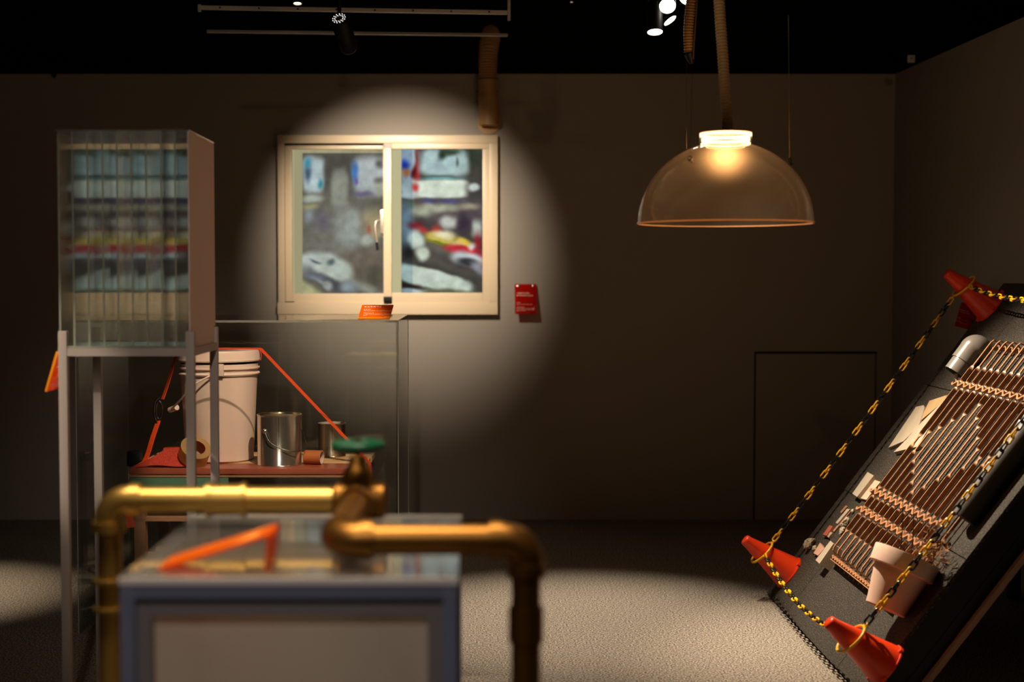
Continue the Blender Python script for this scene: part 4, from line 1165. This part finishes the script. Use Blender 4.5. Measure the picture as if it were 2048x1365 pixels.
wave(.286, .022, .0045, .007, .012, 2)
MB().lo_hi((.2735, 4.43, .010), (.2765, 5.165, .030)).build('flat_band', M_COPPER, gr)
hk2 = MB()
for i in range(12):
    y = 5.148 - .0625 * i
    hk2.tube([(.302, y, .016), (.285, y, .010), (.262, y, .004)], .0022, 6)
hk2.build('end_hooks', M_COPPER, gr)
MB().lo_hi((.66, 4.400, .022), (.40, 4.404, .032)).build('loose_flat_bar', M_COPPER, gr)

# ---- grey pipe elbow
r_e = .040
cE = bd(1906, 745, .055)
pv = board_thing('pipe_elbow', 'grey plastic drain pipe elbow on the platform beside the grille top', 'pipe', cE[0], 5.268, .052, rot=math.radians(2))
MB().open_lathe([(r_e - .003, .09), (r_e - .003, 0), (r_e, 0), (r_e, .06)], axisM((0, 0, 0), (1, 0, 0)), 40).build('pipe_stub', M_PVC, pv)
el = MB(); pts = [Vector((.050, 0, 0)), Vector((.10, 0, 0))] + [Vector((.10 + .028 * math.sin(t), 0, -.028 * (1 - math.cos(t)))) for t in [PI / 2 * k / 10 for k in range(1, 11)]] + [Vector((.128, 0, -.048))]
el.tube(pts, [r_e + .0045] * 2 + [r_e + .0045 + .0065 * math.sin(PI * k / 10) for k in range(1, 11)] + [r_e + .0045], 40)
el.build('elbow_socket', M_PVC, pv, 40)
MB().tube(smoothpath([(.004, .01, -.01), (-.018, .006, -.03), (-.012, -.012, -.045)], 4), .006, 8).build('debris_inside', M_STONE, pv)

# ---- big dark pipe along the near side
pe = bd(1929, 1038, .045)
bpip = board_thing('dark_pipe', 'thick dark grey pipe lying up the near side of the platform', 'pipe', pe[0], 4.355, .0405)
MB().lathe([(.032, .002), (.040, 0), (.040, .86), (.032, .86), (.032, .05), (0, .05)], axisM((0, 0, 0), (1, 0, 0)), 48).build('pipe_body', mat('dark_pipe_plastic', (62, 58, 55), .5), bpip, 40)
tag(MB().tube([(.30, .110, -.042), (-.14, .108, -.042)], .0035, 8).build('thin_rod', M_BLACK, None), 'thin dark rod lying beside the thick dark pipe on the platform', 'rod')
bpy.data.objects[-1] if False else None
for o in list(bpy.data.objects):
    if o.name == 'thin_rod':
        o.matrix_world = BM @ Matrix.Translation((pe[0] + .25, 4.445, .0455))

# ---- scraps of wood
def scrap(name, label, cat, px, h0, th, m, group=None):
    pts = [bd(u, v, h0 + th) for u, v in px]
    cs_, cy_ = sum(p[0] for p in pts) / len(pts), sum(p[1] for p in pts) / len(pts)
    o = MB().prism([(p[0] - cs_, p[1] - cy_) for p in pts], 0, th).build(name, m)
    o.matrix_world = BM @ Matrix.Translation((cs_, cy_, h0))
    return tag(o, label, cat, group)
GW = 'wood scraps beside the grille'
scrap('wood_scrap', 'leftmost pale wedge shaped wood scrap beside the grille', 'wood piece', [(1776.5, 896), (1832, 814), (1847, 811), (1849, 816), (1839.6, 846), (1836, 854), (1807, 883)], 0, .012, M_WOODW, GW)
scrap('wood_scrap', 'yellowish triangular wood scrap nearest the pipe elbow', 'wood piece', [(1858.7, 802), (1894.5, 790.5), (1887, 803), (1841, 842), (1844, 832)], 0, .010, M_PLYW, GW)
scrap('wood_scrap', 'long pale pointed wood plank touching the first grille bar', 'wood piece', [(1883.5, 805.5), (1888, 809), (1868, 838), (1838, 890), (1834, 894), (1787, 905), (1812, 880), (1842, 846)], .0005, .016, M_WOODW, GW)
scrap('wood_block', 'narrow white wood block at the platform seam', 'wood piece', [(1735, 944.5), (1747.5, 951.7), (1714, 994.5), (1704.5, 988)], 0, .024, M_WOODW, GW)
scrap('wood_block', 'flat pinkish wood block between the white block and the grille', 'wood piece', [(1744, 959), (1761, 964), (1741, 989), (1733, 1000), (1716, 996)], 0, .010, mat('pinkish_wood', (200, 170, 150), .6, noise=(20, .4, (180, 150, 120))), GW)
scrap('rubble_block', 'white plaster block at the bottom end of the grille', 'rubble', [(1660.5, 1082), (1667, 1088), (1639, 1128), (1631, 1121)], 0, .045, M_WOODW, 'rubble on the platform')
scrap('rubble_block', 'flat pinkish tile chip beside the white plaster block', 'rubble', [(1640, 1086), (1648, 1098), (1636, 1112), (1627, 1107)], 0, .012, mat('pink_tile', (196, 150, 128), .7), 'rubble on the platform')
scrap('rubble_block', 'small red brick chip on the far side of the platform', 'rubble', [(1659, 1051), (1665.5, 1053), (1653, 1072), (1645.5, 1070)], 0, .014, M_BRICK, 'rubble on the platform')
scrap('rubble_block', 'small grey curved chip next to the red brick chip', 'rubble', [(1660, 1064), (1665, 1066), (1657, 1076), (1653, 1073)], 0, .010, M_STONE, 'rubble on the platform')
scrap('wood_stick', 'short brown stick above the long pale stick', 'wood piece', [(1692, 1011), (1694, 1014), (1683, 1027), (1680, 1025)], 0, .008, M_TIMB, GW)
scrap('wood_stick', 'long pale stick lying by the grille bottom', 'wood piece', [(1694, 1018), (1700, 1019), (1675, 1048), (1671, 1046)], 0, .012, M_WOODW, GW)
scrap('wood_stick', 'thin pinkish stick beside the long pale stick', 'wood piece', [(1699, 1022), (1701, 1024), (1668, 1064), (1666, 1062)], 0, .006, M_BEAM, GW)
def rock(label, u, v, size, seed, hh=.02):
    s_, y_ = bd(u, v, hh)
    bm = bmesh.new(); bmesh.ops.create_icosphere(bm, subdivisions=4, radius=1)
    rg_ = random.Random(seed); dirs = [(Vector((rg_.gauss(0, 1), rg_.gauss(0, 1), rg_.gauss(0, 1))).normalized(), rg_.uniform(.55, .9)) for _ in range(22)]
    from mathutils import noise
    for vt in bm.verts:
        d = vt.co.normalized(); r = 1.0
        for n_, k_ in dirs:
            q = d.dot(n_)
            if q > .01: r = min(r, k_ / q)
        r *= 1 + .16 * noise.noise(d * 4 + Vector((seed, 0, 0)))
        vt.co = Vector((d.x * size[0], d.y * size[1], d.z * size[2])) * r
    zmin = min(v_.co.z for v_ in bm.verts)
    me = bpy.data.meshes.new('rubble_rock'); bm.to_mesh(me); bm.free(); me.materials.append(M_STONE)
    o = bpy.data.objects.new('rubble_rock', me); COL.objects.link(o)
    o.matrix_world = BM @ Matrix.Translation((s_, y_, -zmin))
    tag(o, label, 'rubble', 'rubble on the platform')
rock('largest rough pale lump of rubble, left of the pinkish tile chip', 1618, 1085, (.030, .026, .020), 1)
rock('small rough lump of rubble against the pinkish tile chip', 1628, 1098, (.017, .015, .013), 2, .012)
rock('crumbly lump of rubble behind the bottom of the first grille bar', 1692, 1046, (.028, .020, .016), 3, .012)
rock('crumbly lump of rubble under the first grille bar, nearest the plaster block', 1683, 1062, (.020, .016, .013), 4, .012)
rock('small crumb of rubble above the long pale stick', 1705, 1022, (.010, .010, .008), 5, .008)

# ---- flower pot lying on the board with its dead plant
pm_ = BM @ Vector((*bd(1815, 1112, .100), .100)); pb_ = BM @ Vector((*bd(1770, 1220, .062), .062))
axp = (pm_ - pb_).normalized(); HP = (pm_ - pb_).length
Mp = axisM(pb_, axp)
fpot = thing('flower_pot', 'pale pinkish flower pot lying on the tilted platform with a dead plant', 'flower pot', Mp)
Rm, Rb = .101, .062
pb2 = MB(); pb2.open_lathe([(0, .004), (Rb - .006, .004), (Rb - .004, 0), (Rb, .002), (Rb + .002, .02), (Rb + .002 + (Rm - .012 - Rb) * .72, HP * .70), (Rm - .011, HP * .70), (Rm - .0015, HP * .715), (Rm + .001, HP - .003), (Rm, HP), (Rm - .005, HP), (Rm - .007, HP * .72), (Rm - .02, HP * .70), (Rm - .024, HP * .5)], None, 72)
pb2.build('pot_body', M_POT, fpot, 40)
so_ = MB(); so_.open_lathe([(0, HP * .80), (.05, HP * .79), (Rm - .007, HP * .775)], None, 40)
so_.build('soil', M_SOIL, fpot)
inv = Mp.inverted()
tg2 = MB()
def tw_(u0, v0, u1, v1, Ya, Yb, r):
    a_ = inv @ at(u0, v0, Ya); b_ = inv @ at(u1, v1, Yb)
    mid = a_.lerp(b_, .5) + Vector((.004, .003, 0))
    tg2.tube(smoothpath([a_, mid, b_], 4), [r * (1 - .5 * k / 8) for k in range(9)], 6)
for args in ((1800, 1108, 1806, 1012, 4.40, 4.33, .0022), (1822, 1114, 1827, 1025, 4.38, 4.30, .0022), (1826, 1116, 1878, 1052, 4.36, 4.28, .0028), (1860, 1080, 1936, 1050, 4.36, 4.26, .0014),
             (1800, 1100, 1780, 1080, 4.42, 4.42, .0014), (1812, 1106, 1792, 1076, 4.40, 4.40, .0014), (1834, 1112, 1868, 1040, 4.38, 4.30, .0014), (1810, 1108, 1850, 1074, 4.42, 4.4, .0013)): tw_(*args)
tg2.build('twigs', M_TWIG, fpot)
lf = MB(); rng = random.Random(11)
for k in range(85):
    c_ = inv @ at(rng.gauss(1868, 16), rng.gauss(1112, 17), rng.uniform(4.27, 4.38))
    d_ = Vector((rng.uniform(-1, 1), rng.uniform(-1, 1), rng.uniform(-.2, 1))).normalized()
    lng = rng.uniform(.018, .04); s2 = d_.cross(Vector((rng.uniform(-1, 1), rng.uniform(-1, 1), rng.uniform(-1, 1)))).normalized()
    wv = rng.uniform(.0015, .006); cu = d_.cross(s2) * rng.uniform(.004, .012)
    pts = [c_, c_ + d_ * lng * .5 + cu, c_ + d_ * lng]
    lf.strip(smoothpath(pts, 4), s2, wv, .0008)
lf.build('dead_leaves', M_LEAF, fpot)

# ---- red caption panel at the platform's far edge
lc = at(1929, 632, 5.80)
Mr = Matrix.Translation(lc) @ Matrix.Rotation(math.radians(-24), 4, 'Y') @ Matrix.Rotation(math.radians(90), 4, 'X')
l4 = thing('sign', 'dim red acrylic caption panel sticking out behind the top cone', 'sign', Matrix.Translation(lc) @ Matrix.Rotation(math.radians(16), 4, 'Y') @ Matrix.Rotation(math.radians(90), 4, 'X'))
MB().box((.01, 0, 0), (.075, .10, .004), None, .0008).build('panel', M_LABELR, l4)
lettering(l4, .060, .10, ROWS_T[:6], 9, .0025)
arm_a = Vector((.03, -.01, -.004)); arm_b = l4.matrix_world.inverted() @ (BM @ Vector((1.36, BY1 + .001, -.03)))
MB().tube([arm_a, arm_b], .005, 8).build('arm', M_BLACK, l4)
